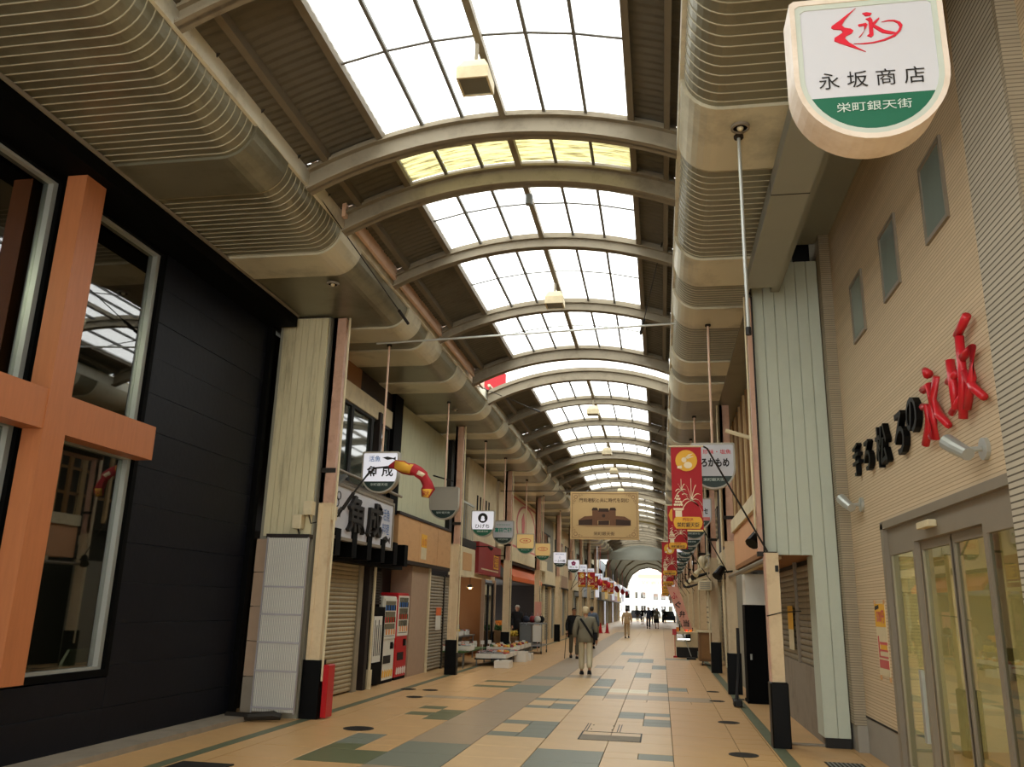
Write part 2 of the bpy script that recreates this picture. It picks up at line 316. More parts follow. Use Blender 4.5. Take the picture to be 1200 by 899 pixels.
sheet('tile_beige2', -7.4, -4.97, -8, 76, .81, .78); sheet('tile_beige2', 1.45, 5.4, -8, 76, .79, .78); sheet('tile_beige2', 1.27, 1.3, -8, 76, .03, .78)
sheet('tile_beige', -4.58, 1.27, -8, Y0, .78, .78); sheet('tile_beige', -7.4, 5.4, 76, 134, 1.6, 2.0)
for mn, b in rest.items(): tag(b.build('tile_field', mn, fl), kind='stuff')
# covers, kerb, drain
def disc(x, y, r, label, nm='manhole_cover', m='iron'):
    t = MB(); P = [(x + r * math.cos(a * math.pi / 12), y + r * math.sin(a * math.pi / 12)) for a in range(24)]
    t.loft([[(*p, .001) for p in P], [(*p, .005) for p in P]]); o = t.build(nm, m); tag(o, label, 'manhole cover', 'round iron covers set in the paving')
    for k in range(-3, 4):
        h = math.sqrt(max(0, r * r * .8 - (k * r * .25) ** 2)); box('rib', m, o, x - h, x + h, y + k * r * .25 - .008, y + k * r * .25 + .008, .005, .008)
for x, y, r, l in [(.9, 10.63, .17, 'round iron cover nearest the camera on the right of the paving'), (.95, 13.52, .16, 'second round iron cover along the right of the paving'), (.97, 16.52, .14, 'third round iron cover on the right, beside a small square one'), (1.0, 18.34, .13, 'farthest round iron cover on the right, before the green line'),
        (-3.91, 11.05, .2, 'round iron cover on the left paving near the green patch'), (-4.79, 16.2, .15, 'round iron cover touching the left green line'), (-4.36, 16.21, .15, 'round iron cover in the row before the vending machines, right one'), (-4.3, 14.95, .15, 'round iron cover closer than the two by the vending machines')]:
    disc(x, y, r, l)
o = MB().box(1.28, 1.5, 16.9, 17.15, 0, .004).build('hatch_cover', 'iron'); tag(o, 'small square iron hatch on the right green line', 'hatch')
h = empty('access_hatch', (-.67, 11.9, 0), 'large recessed tile-filled access hatch with metal lifting slots mid floor', 'hatch')
MB().ring([(-1.07, 11.15), (-.28, 11.15), (-.28, 11.9), (-1.07, 11.9)], [(-1.05, 11.17), (-.3, 11.17), (-.3, 11.88), (-1.05, 11.88)], .0, .003, lambda u, v, n: (u, v, n)).build('frame', 'iron', h)
for x in (-1.06, -.62):
    for dx in (0, .035): box('lifting_slot', 'ink', h, x + dx, x + dx + .012, 11.95, 12.68, 0, .003)
box('cover_plate', 'concrete', h, -1.05, -.3, 11.17, 11.6, 0, .0025)
for a, b in ((-.98, 12.5), (-.98, 12.1), (-.7, 12.5), (-.7, 12.1)): box('bolt', 'iron', h, a, a + .02, b, b + .03, 0, .004)
o = box('trim_1', 'concrete', None, -5.95, -5.55, -2, 11.3, -.01, .06, origin=(-5.7, 5, 0)); tag(o, kind='structure')
o = MB().box(1.75, 2.15, 10.1, 10.45, 0, .006).build('drain_grate', 'iron'); tag(o, 'dark slotted drain grate before the glass entrance', 'drain')
for k in range(8): box('slat', 'steel', o, 1.77 + k * .047, 1.79 + k * .047, 10.12, 10.43, .006, .009)
o = MB().box(-4.75, -4.2, 7.75, 8.3, 0, .012).build('floor_mat', 'dark'); tag(o, 'dark mat corner on the floor at the bottom left edge', 'mat')
# ================================================================ ROOF
RX, RZ, RR = -1.62, 6.88, 5.2
def roofz(dx, off=0): return RZ - RR + math.sqrt((RR + off) ** 2 - min(abs(dx), 2.25) ** 2)
ROOF = MB().box(-4.6, -4.45, -8, 70.3, 6.3, 6.6).box(1.2, 1.35, -8, 70.3, 6.3, 6.6).build('ceiling', 'purlin', None, origin=(0, 0, 0)); tag(ROOF, kind='structure')
SK = 1.38; EDGE = 2.86
def strip(mb, d0, d1, y0, y1, off, th, n=3):
    a = [d0 + (d1 - d0) * k / n for k in range(n + 1)]
    lo = [(RX + d, roofz(d, off)) for d in a]; hi = [(RX + d, roofz(d, off + th)) for d in reversed(a)]
    mb.prism(lo + hi, y0, y1)
def wavy(mb, d0, d1, y0, y1, off, amp, n, pitch):
    """corrugated sheet, waves running across the arcade"""
    ny = max(2, int((y1 - y0) / pitch * 2)); vs = []; fs = []
    for j in range(ny + 1):
        for i in range(n + 1):
            d = d0 + (d1 - d0) * i / n; vs.append((RX + d, y0 + (y1 - y0) * j / ny, roofz(d, off + (amp if j % 2 else -amp))))
    for j in range(ny):
        for i in range(n): a = j * (n + 1) + i; fs.append((a, a + 1, a + n + 2, a + n + 1))
    mb.add(vs, fs)
ARCH = [(-5.4, 0), (-2.7, 0), (0, 0), (2.65, 0), (5.3, 0), (8.0, 1), (9.1, 1), (11.15, 0), (13.85, 0), (16.6, 1), (18.3, 1), (20.9, 0), (23.5, 0), (26.1, 0), (28.7, 1), (29.8, 1), (32.2, 0), (34.8, 0), (37.4, 1), (39.1, 1), (41.8, 0), (44.4, 0), (47.0, 0), (49.6, 1), (50.7, 1), (53.3, 0), (56, 0), (58.6, 1), (60.2, 1), (62.8, 0), (65.4, 0), (68, 0), (70, 1)]
for y, heavy in ARCH:
    wd = .17 if heavy else .13; dp = .24 if heavy else .17
    t = MB(); AL, AR_ = -2.24, 1.88; strip(t, AL, AR_, y - wd / 2, y + wd / 2, -.02 - .03, .03, 16); strip(t, AL, AR_, y - wd / 2, y + wd / 2, -.02 - dp, .03, 16); strip(t, AL, AR_, y - .02, y + .02, -.02 - dp, dp + .07, 16)
    t.build('arch_beam', 'arch_steel', ROOF)
npane = 0
for k in range(len(ARCH) - 1):
    y0, y1 = ARCH[k][0], ARCH[k + 1][0]
    gap = (y0 in (16.6, 37.4, 58.6)); yel = (y0 in (8.0, 28.7, 49.6))
    if gap: continue
    pm = 'pane_yellow' if yel else 'pane_clear'; seg = 1 if (y1 - y0 < 1.5 or y0 > 19) else 2
    for i in range(6):
        d0 = -SK + 2 * SK * i / 6; d1 = d0 + SK / 3
        for q in range(seg):
            a = y0 + .06 + (y1 - y0 - .12) * q / seg; b = y0 + .06 + (y1 - y0 - .12) * (q + 1) / seg
            t = MB(); wavy(t, d0 + .012, d1 - .012, a, b - .01, .03, .007, 2, .13 if y0 < 12 else .3); t.build('skylight_pane', pm, ROOF)
            if q: t = MB(); strip(t, d0, d1, a - .022, a + .004, .0, .012, 1); t.build('glazing_bar', 'mullion', ROOF)
    for i in range(1, 6):
        d = -SK + 2 * SK * i / 6; wd = .035 if i == 3 else .017
        t = MB(); strip(t, d - wd, d + wd, y0 + .02, y1 - .02, -.02 if i != 3 else -.06, .04 if i != 3 else .08, 1); t.build('mullion', 'mullion' if i != 3 else 'arch_steel', ROOF)
    for s in (-1, 1):
        t = MB(); strip(t, s * (SK - .01), s * (SK + .06), y0 + .02, y1 - .02, -.04, .1, 1); t.build('skylight_curb', 'purlin', ROOF)
        for d0, d1 in ((SK + .06, 2.1), (2.1, EDGE)):
            t = MB(); wavy(t, s * d0, s * d1, y0, y1, .05, .0045, 3, .11 if y0 < 14 else .4); t.build('roof_panel', 'roof_dark', ROOF)
        for d in (2.0 if s < 0 else 1.75,):
            t = MB(); strip(t, s * d, s * (d + .06), y0, y1, -.05, .09, 1); t.build('purlin', 'purlin', ROOF)
for a, b in ((-8, 16.5), (18.4, 37.3), (39.2, 58.5), (60.3, 70.3)):
    for x in (-4.15, .72): box('sky_stop_board', 'roof_dark', ROOF, x - .02, x + .02, a, b, 6.3, 6.72)  # dark boards added to hide sky slivers and darken the roof-edge hollow
# portals above the skylights
portal('sky_portal', (RX, 32, 7.6), (0, 0, 0), 6.5, 80)
# end of the arcade: a header and a lower vault beyond it
o = MB().box(-6, 3, 70.3, 70.5, 5.45, 6.1).box(-6, 3, 70.4, 70.45, 6.1, 9.2).build('trim_2', 'beam_grey'); tag(o, kind='structure')
o = MB(); P = [(-4.6, 4.2), (-4.4, 5.2), (-3.8, 6.2), (-2.8, 6.9), (-1.6, 7.15), (-.4, 6.9), (.6, 6.2), (1.2, 5.2), (1.4, 4.2)]
o.prism(P + [(p[0], p[1] + .06) for p in reversed(P)], 70.5, 118); o = o.build('trim_3', 'vault_sheet'); tag(o, kind='structure')
for k in range(5):
    t = MB(); y = 72 + k * 11.4; Pi = [(p[0], p[1] - .002) for p in P]; t.prism(Pi + [((p[0] + 1.6) * .975 - 1.6, p[1] - .16) for p in reversed(P)], y, y + .12); t.build('vault_rib', 'arch_steel', o)
# ================================================================ CANOPIES
def canopy(side, name, x_wall, ribs, bands, yend):
    s = side; lip = -3.95 if s < 0 else .28; xc = lip + s * .35; zc = 6.25
    def prof(r, e=0):
        P = [(x_wall, 5.9 - e)]
        for k in range(9):
            a = -math.pi / 2 + k * (math.pi / 2 * .95) / 8; P.append((xc - s * r * math.cos(a), zc + r * math.sin(a)))
        return P
    def solid(mb, r, e, y0, y1):
        P = prof(r, e); mb.prism(P + [(P[-1][0], 6.3), (x_wall, 6.3)], y0, y1)
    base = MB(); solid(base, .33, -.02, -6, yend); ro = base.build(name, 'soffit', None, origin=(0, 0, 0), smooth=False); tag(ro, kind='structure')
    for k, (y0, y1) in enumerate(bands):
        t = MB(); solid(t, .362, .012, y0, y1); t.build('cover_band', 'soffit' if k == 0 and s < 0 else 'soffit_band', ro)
    # seams between the bent sheets
    proto = None
    for a, b, st in ribs:
        n = int(round((b - a) / st))
        for k in range(n):
            y = a + st * (k + .5)
            if proto is None:
                t = MB(); P = prof(.336, -.014); Q = prof(.325, -.02); t.prism(P + [(p[0], p[1] + .02) for p in reversed(Q)], -.005, .005); proto = t.build('rib', 'rib', ro); proto.location.y = y
            else:
                c = proto.copy(); c.location.y = y; sc.collection.objects.link(c)
    f = MB(); f.box(lip - s * .02, lip + s * .03, -6, yend, 6.235, 6.43); f.box(lip + s * .03, lip + s * .3, -6, yend, 6.3, 6.33)
    f.build('fascia_strip', 'fascia', ro)
    return ro
lb = [(6.87, 7.6), (9.25, 9.95), (12.2, 12.9), (13.4, 14.35), (15.6, 16.4), (18.5, 19.1), (20.7, 21.4), (23, 23.6), (24.6, 25.3), (27, 27.8), (29.6, 30.3), (32, 33), (35, 35.8), (38, 39), (41, 42), (44, 45), (47, 48), (50, 51), (53, 54)]
CL = canopy(-1, 'trim_4', -6.0, [(3.4, 6.87, .112), (7.6, 9.25, .112)], lb + [(57 + 3 * k, 58 + 3 * k) for k in range(4)], 70.3)
rb = [(6.66, 7.75), (10.0, 10.9), (11.8, 12.7), (14.6, 15.5), (16.1, 17.5), (19.6, 20.4), (22.3, 23), (25, 25.8), (28, 29), (31, 32), (34, 35), (37, 38), (41, 42), (44, 45), (47, 48), (50, 51), (53, 54)]
CR = canopy(1, 'trim_5', 1.3, [(3.4, 6.66, .125), (7.75, 10.0, .125), (10.9, 11.8, .09), (12.7, 14.5, .12)], rb + [(57 + 3 * k, 58 + 3 * k) for k in range(4)], 70.3)
box('soffit_slab', 'soffit', CR, 1.3, 2.7, 11.56, 70.3, 5.9, 6.0); box('dark_roof', 'dark', CR, 1.3, 3.0, -6, 12.5, 7.3, 7.4); box('roof_side', 'dark', CR, 1.3, 1.34, -6, 12, 6.0, 7.3); box('dark_gap_fill', 'dark', CR, 1.3, 3.0, 12.3, 12.4, 5.9, 7.4)  # the end sheet is added to block the sky and keep the gap black
# outer shells and roofs of the shop buildings, so that no sky leaks into them
o = MB().box(-10.4, -10.2, -6, 118, 0, 6.2).box(-10.4, -5.9, -6, 118, 6.0, 6.2).build('wall_outer_left', 'interior', None, origin=(-10, 0, 0)); tag(o, kind='structure')
o = MB().box(5.6, 5.8, -6, 118, 0, 7.6).box(2.7, 5.8, 12, 118, 6.0, 6.2).box(2.6, 5.8, -6, 12, 7.4, 7.6).build('wall_outer_right', 'interior', None, origin=(5, 0, 0)); tag(o, kind='structure')
for x, y, nm in [(-4.43, 10.21, 'left'), (-4.55, 17.9, 'second'), (.8, 6.95, 'right')]:
    d = empty('downlight', (x, y, 5.9), {'left': 'unlit round downlight in the left canopy above the peeling panel', 'second': 'dark round downlight in the left canopy by the blank sign rod', 'right': 'round downlight with pale bulb in the right canopy beside a hanging rod'}[nm], 'ceiling light')
    P = [(x + .085 * math.cos(a * math.pi / 10), y + .085 * math.sin(a * math.pi / 10)) for a in range(20)]; Q = [(x + .065 * math.cos(a * math.pi / 10), y + .065 * math.sin(a * math.pi / 10)) for a in range(20)]
    MB().ring(P, Q, 5.86, 5.888, lambda u, v, n: (u, v, n)).build('rim', 'alu_bronze', d); MB().loft([[(*p, 5.872) for p in Q], [(*p, 5.886) for p in Q]]).build('recess', 'black', d); MB().ball((x, y, 5.868), .03).build('bulb', 'cream', d, smooth=True)
# pipes and beams along the roof edge
o = MB().tube([(-3.86, -5, 6.54), (-3.86, 8.9, 6.5)], .035).build('roof_pipe', 'pink_steel'); tag(o, 'long pinkish pipe running along the left canopy top', 'pipe')
for k in range(14): MB().tube([(-4.0, -3 + k * .9, 6.33), (-3.86, -3 + k * .9, 6.52)], .014, 6).build('bracket', 'iron', o)
o = MB().box(-3.87, -3.82, 9.0, 17.6, 6.28, 6.6).box(-3.87, -3.79, 9.0, 17.6, 6.6, 6.62).build('edge_beam', 'pink_steel'); tag(o, 'pinkish steel channel with bolt holes along the left roof edge', 'beam')
for k in range(9):
    for q in range(3): MB().tube([(-3.825, 9.6 + k * .9 + q * .07, 6.46), (-3.812, 9.6 + k * .9 + q * .07, 6.46)], .012, 6).build('bolt', 'dark', o)
for i, (x, z, r) in enumerate([(-3.98, 6.75, .02), (-4.1, 6.62, .03), (-3.9, 6.9, .015)]):
    o = MB().tube([(x, -5, z - .25), (x, 17, z - .25)], r, 6).build('roof_conduit', 'dark_brown'); tag(o, ['thin dark conduit above the pink channel', 'thicker dark conduit behind the pink channel', 'thinnest wire line close under the left roof panels'][i], 'conduit')
o = MB().tube([(-3.86, 18.3, 6.55), (-3.86, 37, 6.55)], .035).build('roof_pipe', 'pink_steel'); tag(o, 'second pipe on the left canopy top beyond the open roof gap', 'pipe')
o = MB().tube([(.3, -5, 6.45), (.3, 56, 6.45)], .03, 6).build('roof_pipe', 'cream'); tag(o, 'pale pipe running along the right canopy top edge', 'pipe')
# transverse bars and stays
o = MB().tube([(-4.7, 12.88, 5.86), (.3, 12.88, 6.05)], .018).build('cross_bar', 'alu'); tag(o, 'thin straight rod spanning the arcade under the skylights', 'rod')
for i, (p, q) in enumerate([((-3.95, 8.3, 6.3), (-3.75, 11.6, 5.75)), ((.3, 9.8, 6.9), (-.25, 13.5, 6.1)), ((-3.9, 17.2, 6.25), (-2.9, 20.0, 6.3)), ((.35, 22, 6.7), (-.35, 25, 6.2))]):
    o = MB().tube([p, q], .008, 6).build('stay_wire', 'iron'); tag(o, ['slack stay wire with turnbuckle over the left canopy lip', 'diagonal stay wire with hook under the right skylight edge', 'short stay wire at the left roof beyond the open gap', 'distant stay wire at the right roof edge'][i], 'wire')
    q = Vector(q); p = Vector(p); m = q.lerp(p, .12); MB().tube([q, m], .025, 6).build('turnbuckle', 'dark', o)
# roof floodlights on the ridge
def ridge_lamp(y, k):
    z = 6.35 if y < 8 else 6.42; r = empty('ridge_lamp', (RX, y, z), ['square white lamp hanging from the ridge nearest the camera', 'second square ridge lamp before the open roof gap', 'third ridge lamp just beyond the open roof gap', 'fourth ridge lamp far down the arcade', 'fifth ridge lamp over the second yellow skylight', 'farthest small ridge lamp'][k], 'ceiling light', 'square lamps along the roof ridge')
    MB().tube([(RX, y, z + .16), (RX, y, 6.75)], .02).build('stem', 'arch_steel', r)
    a = .1; b = .15
    MB().loft([[(RX - a, y - a, z + .16), (RX + a, y - a, z + .16), (RX + a, y + a, z + .16), (RX - a, y + a, z + .16)], [(RX - b, y - b, z + .06), (RX + b, y - b, z + .06), (RX + b, y + b, z + .06), (RX - b, y + b, z + .06)], [(RX - b, y - b, z - .0), (RX + b, y - b, z - .0), (RX + b, y + b, z - .0), (RX - b, y + b, z - .0)]]).build('housing', 'cream', r)
    MB().box(RX - .13, RX + .13, y - .13, y + .13, z - .05, z).build('diffuser', 'vend_window', r)
    MB().ring([(RX - .15, y - .15), (RX + .15, y - .15), (RX + .15, y + .15), (RX - .15, y + .15)], [(RX - .13, y - .13), (RX + .13, y - .13), (RX + .13, y + .13), (RX - .13, y + .13)], z - .06, z, lambda u, v, n: (u, v, n)).build('rim', 'cream', r)
for k, y in enumerate([6.6, 12.7, 20.7, 26.5, 30.5, 36]): ridge_lamp(y, k)
o = MB().tube([(RX + .1, 9.25, 6.55), (RX + .1, 9.25, 6.42)], .045, 10).build('roof_camera', 'grey_plastic'); tag(o, 'tiny dome fitting under the second heavy arch', 'camera')
# ================================================================ LEFT: BLACK SHOP BUILDING
WL = MB().box(-6.3, -6.02, -2, 8.55, -.2, .75).box(-6.09, -6.02, 8.55, 11.45, -.2, 5.9).box(-6.3, -6.02, -2, 8.55, 5.72, 5.9).build('wall_left', 'black', None, origin=(0, 0, 0)); tag(WL, kind='structure')
yb = 8.62; zr = .06
rows = [(.06, .42)] + [(.42 + .44 * k, .42 + .44 * (k + 1)) for k in range(12)]
for z0, z1 in rows:
    z1 = min(z1, 5.7)
    off = R.uniform(-.003, .003)
    for a, b in ((8.62, 11.4),): MB().bbox(-6.02, -5.95 + off, a + .001, b - .001, z0 + .002, z1 - .002, .003).build('wall_panel', 'black_wall', WL)
for a, b in ((-2, 1.2), (1.2, 3.7), (3.7, 6.2), (6.2, 8.62)):
    for z0, z1 in ((.06, .42), (.42, .74)): MB().bbox(-6.02, -5.95, a + .003, b - .003, z0 + .003, z1 - .003, .004).build('wall_panel', 'black_wall', WL)
box('header', 'black', WL, -6.3, -5.5, -2, 11.45, 5.7, 5.88)
box('header_edge', 'alu_bronze', WL, -5.5, -5.48, -2, 11.45, 5.86, 5.9)
box('corner_post', 'black', WL, -6.02, -5.87, 11.4, 11.5, 0, 5.7)
# window unit: frame, panes, orange cross
def window(n, y0, y1, z0, z1, x=-5.99):
    Wn = MB().ring([(y0, z0), (y1, z0), (y1, z1), (y0, z1)], [(y0 + .07, z0 + .07), (y1 - .07, z0 + .07), (y1 - .07, z1 - .07), (y0 + .07, z1 - .07)], x - .12, x + .05, lambda u, v, n: (n, u, v)).build('window_%d' % n, 'black', None, origin=(x, y0, z0)); tag(Wn, kind='structure')
    MB().ring([(y0 + .07, z0 + .07), (y1 - .07, z0 + .07), (y1 - .07, z1 - .07), (y0 + .07, z1 - .07)], [(y0 + .13, z0 + .1), (y1 - .13, z0 + .1), (y1 - .13, z1 - .1), (y0 + .13, z1 - .1)], x - .1, x + .0, lambda u, v, n: (n, u, v)).build('inner_frame', 'alu', Wn)
    box('window_pane', 'glass_window', Wn, x - .07, x - .06, y0 + .1, y1 - .1, z0 + .08, z1 - .08)
window(1, 7.0, 8.62, 3.3, 5.72); window(2, 7.0, 8.62, .75, 3.2); window(3, 4.6, 6.8, 3.3, 5.72); window(4, 4.6, 6.8, .75, 3.2)
o = MB().box(-5.85, -5.63, 6.68, 6.98, .8, 5.7).build('trim_6', 'orange_wood'); tag(o, kind='structure')
box('crossbar', 'orange_wood', o, -5.85, -5.64, 6.98, 8.42, 3.08, 3.46); box('crossbar', 'orange_wood', o, -5.85, -5.64, 3.5, 6.68, 3.08, 3.46)
# shop interior behind the glass
o = MB().box(-10, -9.9, 2, 11, 0, 5.9).box(-10, -6.3, 10.9, 11, 0, 5.9).box(-10, -6.3, 2, 2.1, 0, 5.9).box(-10, -6.3, 2, 11, 5.85, 5.95).box(-10, -6.3, 2, 11, .32, .4).build('wall_back', 'interior'); tag(o, kind='structure')
o = MB().box(-6.5, -6.12, 4.6, 8.6, .72, .78).build('window_shelf', 'cream'); tag(o, 'pale counter shelf inside the lower black-framed window', 'shelf')
c = empty('white_chair', (-6.75, 8.1, .7), 'white shell chair behind the lower window glass', 'chair')
MB().loft([[(-6.95, 7.95, 1.02), (-6.55, 7.9, 1.0), (-6.55, 8.3, 1.0), (-6.95, 8.25, 1.02)], [(-6.98, 7.95, 1.06), (-6.53, 7.9, 1.05), (-6.53, 8.3, 1.05), (-6.98, 8.25, 1.06)]]).build('seat', 'white_plastic', c)
MB().loft([[(-6.55, 7.9, 1.02), (-6.5, 7.9, 1.02), (-6.5, 8.3, 1.02), (-6.55, 8.3, 1.02)], [(-6.5, 7.86, 1.2), (-6.46, 7.86, 1.2), (-6.46, 8.34, 1.2), (-6.5, 8.34, 1.2)], [(-6.46, 7.9, 1.33), (-6.43, 7.9, 1.33), (-6.43, 8.3, 1.33), (-6.46, 8.3, 1.33)]]).build('backrest', 'white_plastic', c)
for a, b in ((-6.9, 7.98), (-6.6, 7.98), (-6.9, 8.22), (-6.6, 8.22)): MB().tube([(a, b, 1.02), (a, b, .7)], .012).build('leg', 'brown_box', c)
c.location.x += .3; c.location.y += .3; c.location.z -= .3
g = empty('glass_jar', (-6.25, 8.46, .78), 'small glass jar on the window shelf beside the chair', 'jar')
MB().tube([(-6.25, 8.46, .78), (-6.25, 8.46, .9)], .04, 10).build('body', 'sign_white', g); MB().tube([(-6.25, 8.46, .9), (-6.25, 8.46, .92)], .042, 10).build('lid', 'alu', g)
sl = bpy.data.lights.new('interior_fill', 'AREA'); sl.energy = 60; sl.size = 1.2; sl.color = (1, .93, .82); so = bpy.data.objects.new('interior_fill', sl); so.location = (-8.9, 4.2, 5.7); sc.collection.objects.link(so)  # fill light added to lift the dark interior behind the window glass
o = MB().box(-9.5, -8.3, 3.6, 4.8, 5.72, 5.8).build('fill_panel', 'lamp_white'); tag(o, 'added square glowing panel for the fill light inside the black-walled shop', 'ceiling light')  # glowing panel added to go with the fill light, kept out of view
# ================================================================ LEFT PILASTER with peeling sheet
P = MB().box(-5.84, -5.02, 11.62, 11.95, 0, 5.9).build('wall_north', 'grey_wall', None, origin=(-5.4, 11.7, 0)); tag(P, kind='structure')
xs = [-5.78 + .74 * k / 7 for k in range(8)]
for k in range(7): MB().bbox(xs[k] + .002, xs[k + 1] - .002, 11.58, 11.62, 2.5, 5.88, .004).build('cladding_strip', 'cream_paint', P)
for k in range(5): MB().bbox(-5.86, -5.5, 11.57, 11.62, .06 + .48 * k, .06 + .48 * (k + 1) - .008, .006).build('stone', 'stone' if k else 'concrete', P)
box('ledge', 'dark_brown', P, -5.66, -5.0, 11.45, 11.6, 2.46, 2.52)
q = empty('poly_panel', (-5.3, 11.4, 0), 'white corrugated plastic sheet standing before the peeling pilaster', 'panel')
MB().box(-5.6, -4.99, 11.42, 11.44, .1, 2.46).build('sheet', 'poly_white', q)
for k in range(24): MB().tube([(-5.59 + k * .0255, 11.415, .1), (-5.59 + k * .0255, 11.415, 2.46)], .007, 4).build('rib', 'poly_white', q)
for k in range(25): MB().tube([(-5.603 + k * .0255, 11.407, .1), (-5.603 + k * .0255, 11.407, 2.46)], .0035, 4).build('groove', 'poly_line', q)
for z in (.14, .62, 1.0, 1.38, 1.76): box('bar', 'poly_line', q, -5.6, -4.99, 11.4, 11.41, z, z + .025)
for x in (-5.62, -4.995): box('edge', 'poly_line', q, x, x + .012, 11.405, 11.45, .08, 2.47)
o = MB().tube([(-5.85, 11.2, .06), (-5.5, 11.15, .06), (-5.2, 11.25, .08), (-5.1, 11.28, .06)], [.05, .05, .06, .04], 8).build('floor_pipe', 'iron'); tag(o, 'short dark pipe lying at the foot of the pilaster', 'pipe')
for x, z, nm in ((-5.2, 2.6, 'lower'), (-5.05, 2.8, 'upper')):
    o = MB().bbox(x - .07, x + .07, 11.42, 11.56, z, z + .2, .01).build('switch_box', 'cream'); tag(o, 'small pale electric box on the pilaster, the %s of two' % nm, 'electric box')
    MB().tube([(x, 11.5, z), (x + .04, 11.5, z - .12), (x + .12, 11.52, z - .1)], .01, 6).build('cable', 'dark', o)
# ================================================================ COLUMNS
def column(x, y, label, h=5.9, wd=.18, side=-1, m2='column_pink', cap='column_cream'):
    o = empty('canopy_column', (x, y, 0), label, 'column', 'steel columns carrying the left canopy' if side < 0 else 'steel columns carrying the right canopy')
    t = MB(); a = wd / 2; t.box(x - a, x + a, y - .04, y + .1, .75, 3.0); t.build('lower_shaft', cap, o)
    t = MB(); t.box(x - a, x + a, y - .04, y + .1, 3.0, h); t.build('upper_shaft', m2, o)
    t = MB(); t.box(x - a - .012, x - a + .045, y - .055, y - .03, .75, h).box(x + a - .045, x + a + .012, y - .055, y - .03, .75, 3.0); t.build('flange', cap, o); t = MB(); t.box(x - a - .012, x - a + .045, y - .055, y - .03, 3.0, h).box(x + a - .045, x + a + .012, y - .055, y - .03, 3.0, h); t.build('flange', m2, o)
    e = .04; P = [(x - a - e, y - .07), (x + a + e, y - .07), (x + a + e + .01, y - .05), (x + a + e + .01, y + .12), (x + a + e, y + .15), (x - a - e, y + .15), (x - a - e - .01, y + .12), (x - a - e - .01, y - .05)]
    MB().loft([[(*p, 0) for p in P], [(*p, .78) for p in P]]).build('black_base', 'black_gloss', o)
    MB().tube([(x + side * -.15, y - .03, .5), (x + side * -.15, y - .03, h)], .018, 6).build('downpipe', 'cream', o)
    box('clamp', 'iron', o, x - a - .02, x + a + .03, y - .065, y - .05, 3.45, 3.52); box('junction_box', 'cream', o, x + a, x + a + .06, y - .03, y + .07, 2.75, 2.95)
    return o
LC = [(11.72, 'pink and cream steel column nearest the camera on the left, red box beside it'), (19.85, 'second left column, between the wood panel and the fish display'), (26.9, 'third left column, beside the dark red sign'), (33.8, 'fourth left column, behind the cart'), (40.6, 'fifth left column, with wide black base'), (46.5, 'sixth left column far down the row'), (52.5, 'seventh left column'), (58.5, 'eighth left column, by the cones'), (64.5, 'last left column before the header')]
for y, l in LC: column(-4.88, y, l)
RC = [(11.35, 'cream column nearest on the right with tall black base, beside the shutter'), (18.0, 'second cream column on the right, by the black cabinet'), (23.8, 'third cream column on the right with a wide black base'), (30, 'fourth right column behind the counter'), (36, 'fifth right column'), (42, 'sixth right column'), (48, 'seventh right column before the end'), (54, 'eighth right column'), (60, 'ninth right column'), (66, 'last right column before the header')]
for k, (y, l) in enumerate(RC[1:]): column(1.42, y, l if k < 3 else l + ', far off among the signs', side=1)
o = empty('canopy_column', (1.42, 11.35, 0), RC[0][1], 'column', 'steel columns carrying the right canopy')
box('lower_shaft', 'column_cream', o, 1.34, 1.5, 11.31, 11.48, .75, 2.34); box('switch', 'dark', o, 1.45, 1.49, 11.295, 11.31, 2.1, 2.18)
MB().bbox(1.31, 1.53, 11.26, 11.5, 0, .76, .015).build('black_base', 'black_gloss', o); box('shaft_edge', 'column_pink', o, 1.325, 1.34, 11.3, 11.48, .76, 2.34)
box('upper_shaft', 'column_pink', o, 1.27, 1.33, 11.42, 11.5, 2.3, 5.9); MB().tube([(1.24, 11.4, 2.6), (1.24, 11.4, 5.9)], .014, 8).build('conduit', 'cream', o); MB().tube([(1.34, 11.4, 2.34), (1.34, 11.4, 5.9)], .012, 8).build('conduit', 'dark', o); box('shaft_head', 'iron', o, 1.25, 1.5, 11.4, 11.48, 2.3, 2.36)
o = MB().bbox(-4.72, -4.64, 11.7, 11.95, .02, .72, .01).build('fire_box', 'red_paint'); tag(o, 'narrow red box on the floor beside the first left column', 'box')
# ================================================================ LEFT SHOP FRONTS
def wallpiece(name, m, parent, y0, y1, z0, z1, x=-5.6, d=.15): return box(name, m, parent, x - d, x, y0, y1, z0, z1)
def shutter(parent, x, y0, y1, z0, z1, m='shutter', pitch=.075, side=-1, individual=True, dy=0):
    box('shutter_light_stop', 'dark', parent, x + side * .03, x + side * .05, y0, y1, z0, z1)  # dark sheet added so no sky leaks between the slats
    """roller shutter made of curved slats; side -1 faces +x"""
    s = side; pr = None; n = int((z1 - z0) / pitch); big = MB()
    for k in range(n):
        z = z0 + k * pitch
        Pf = [(0, 0), (.014, pitch * .25), (.016, pitch * .6), (.006, pitch * .92), (-.004, pitch * .92), (-.004, 0)]
        t = big if not individual else MB()
        Q = [(x - s * a, z + b) for a, b in Pf]
        vs = [(q[0], y0, q[1]) for q in Q] + [(q[0] + dy, y1, q[1]) for q in Q]
        fs = [tuple(range(6)), tuple(reversed(range(6, 12)))] + [(i, (i + 1) % 6, (i + 1) % 6 + 6, i + 6) for i in range(6)]
        if individual:
            if pr is None: t.add(vs, fs); pr = t.build('slat', m, parent)
            else: c = pr.copy(); c.location = (pr.location.x, pr.location.y, pr.location.z + k * pitch); sc.collection.objects.link(c)
        else: big.add(vs, fs)
    if not individual: tag(big.build('slats', m, parent), kind='stuff')
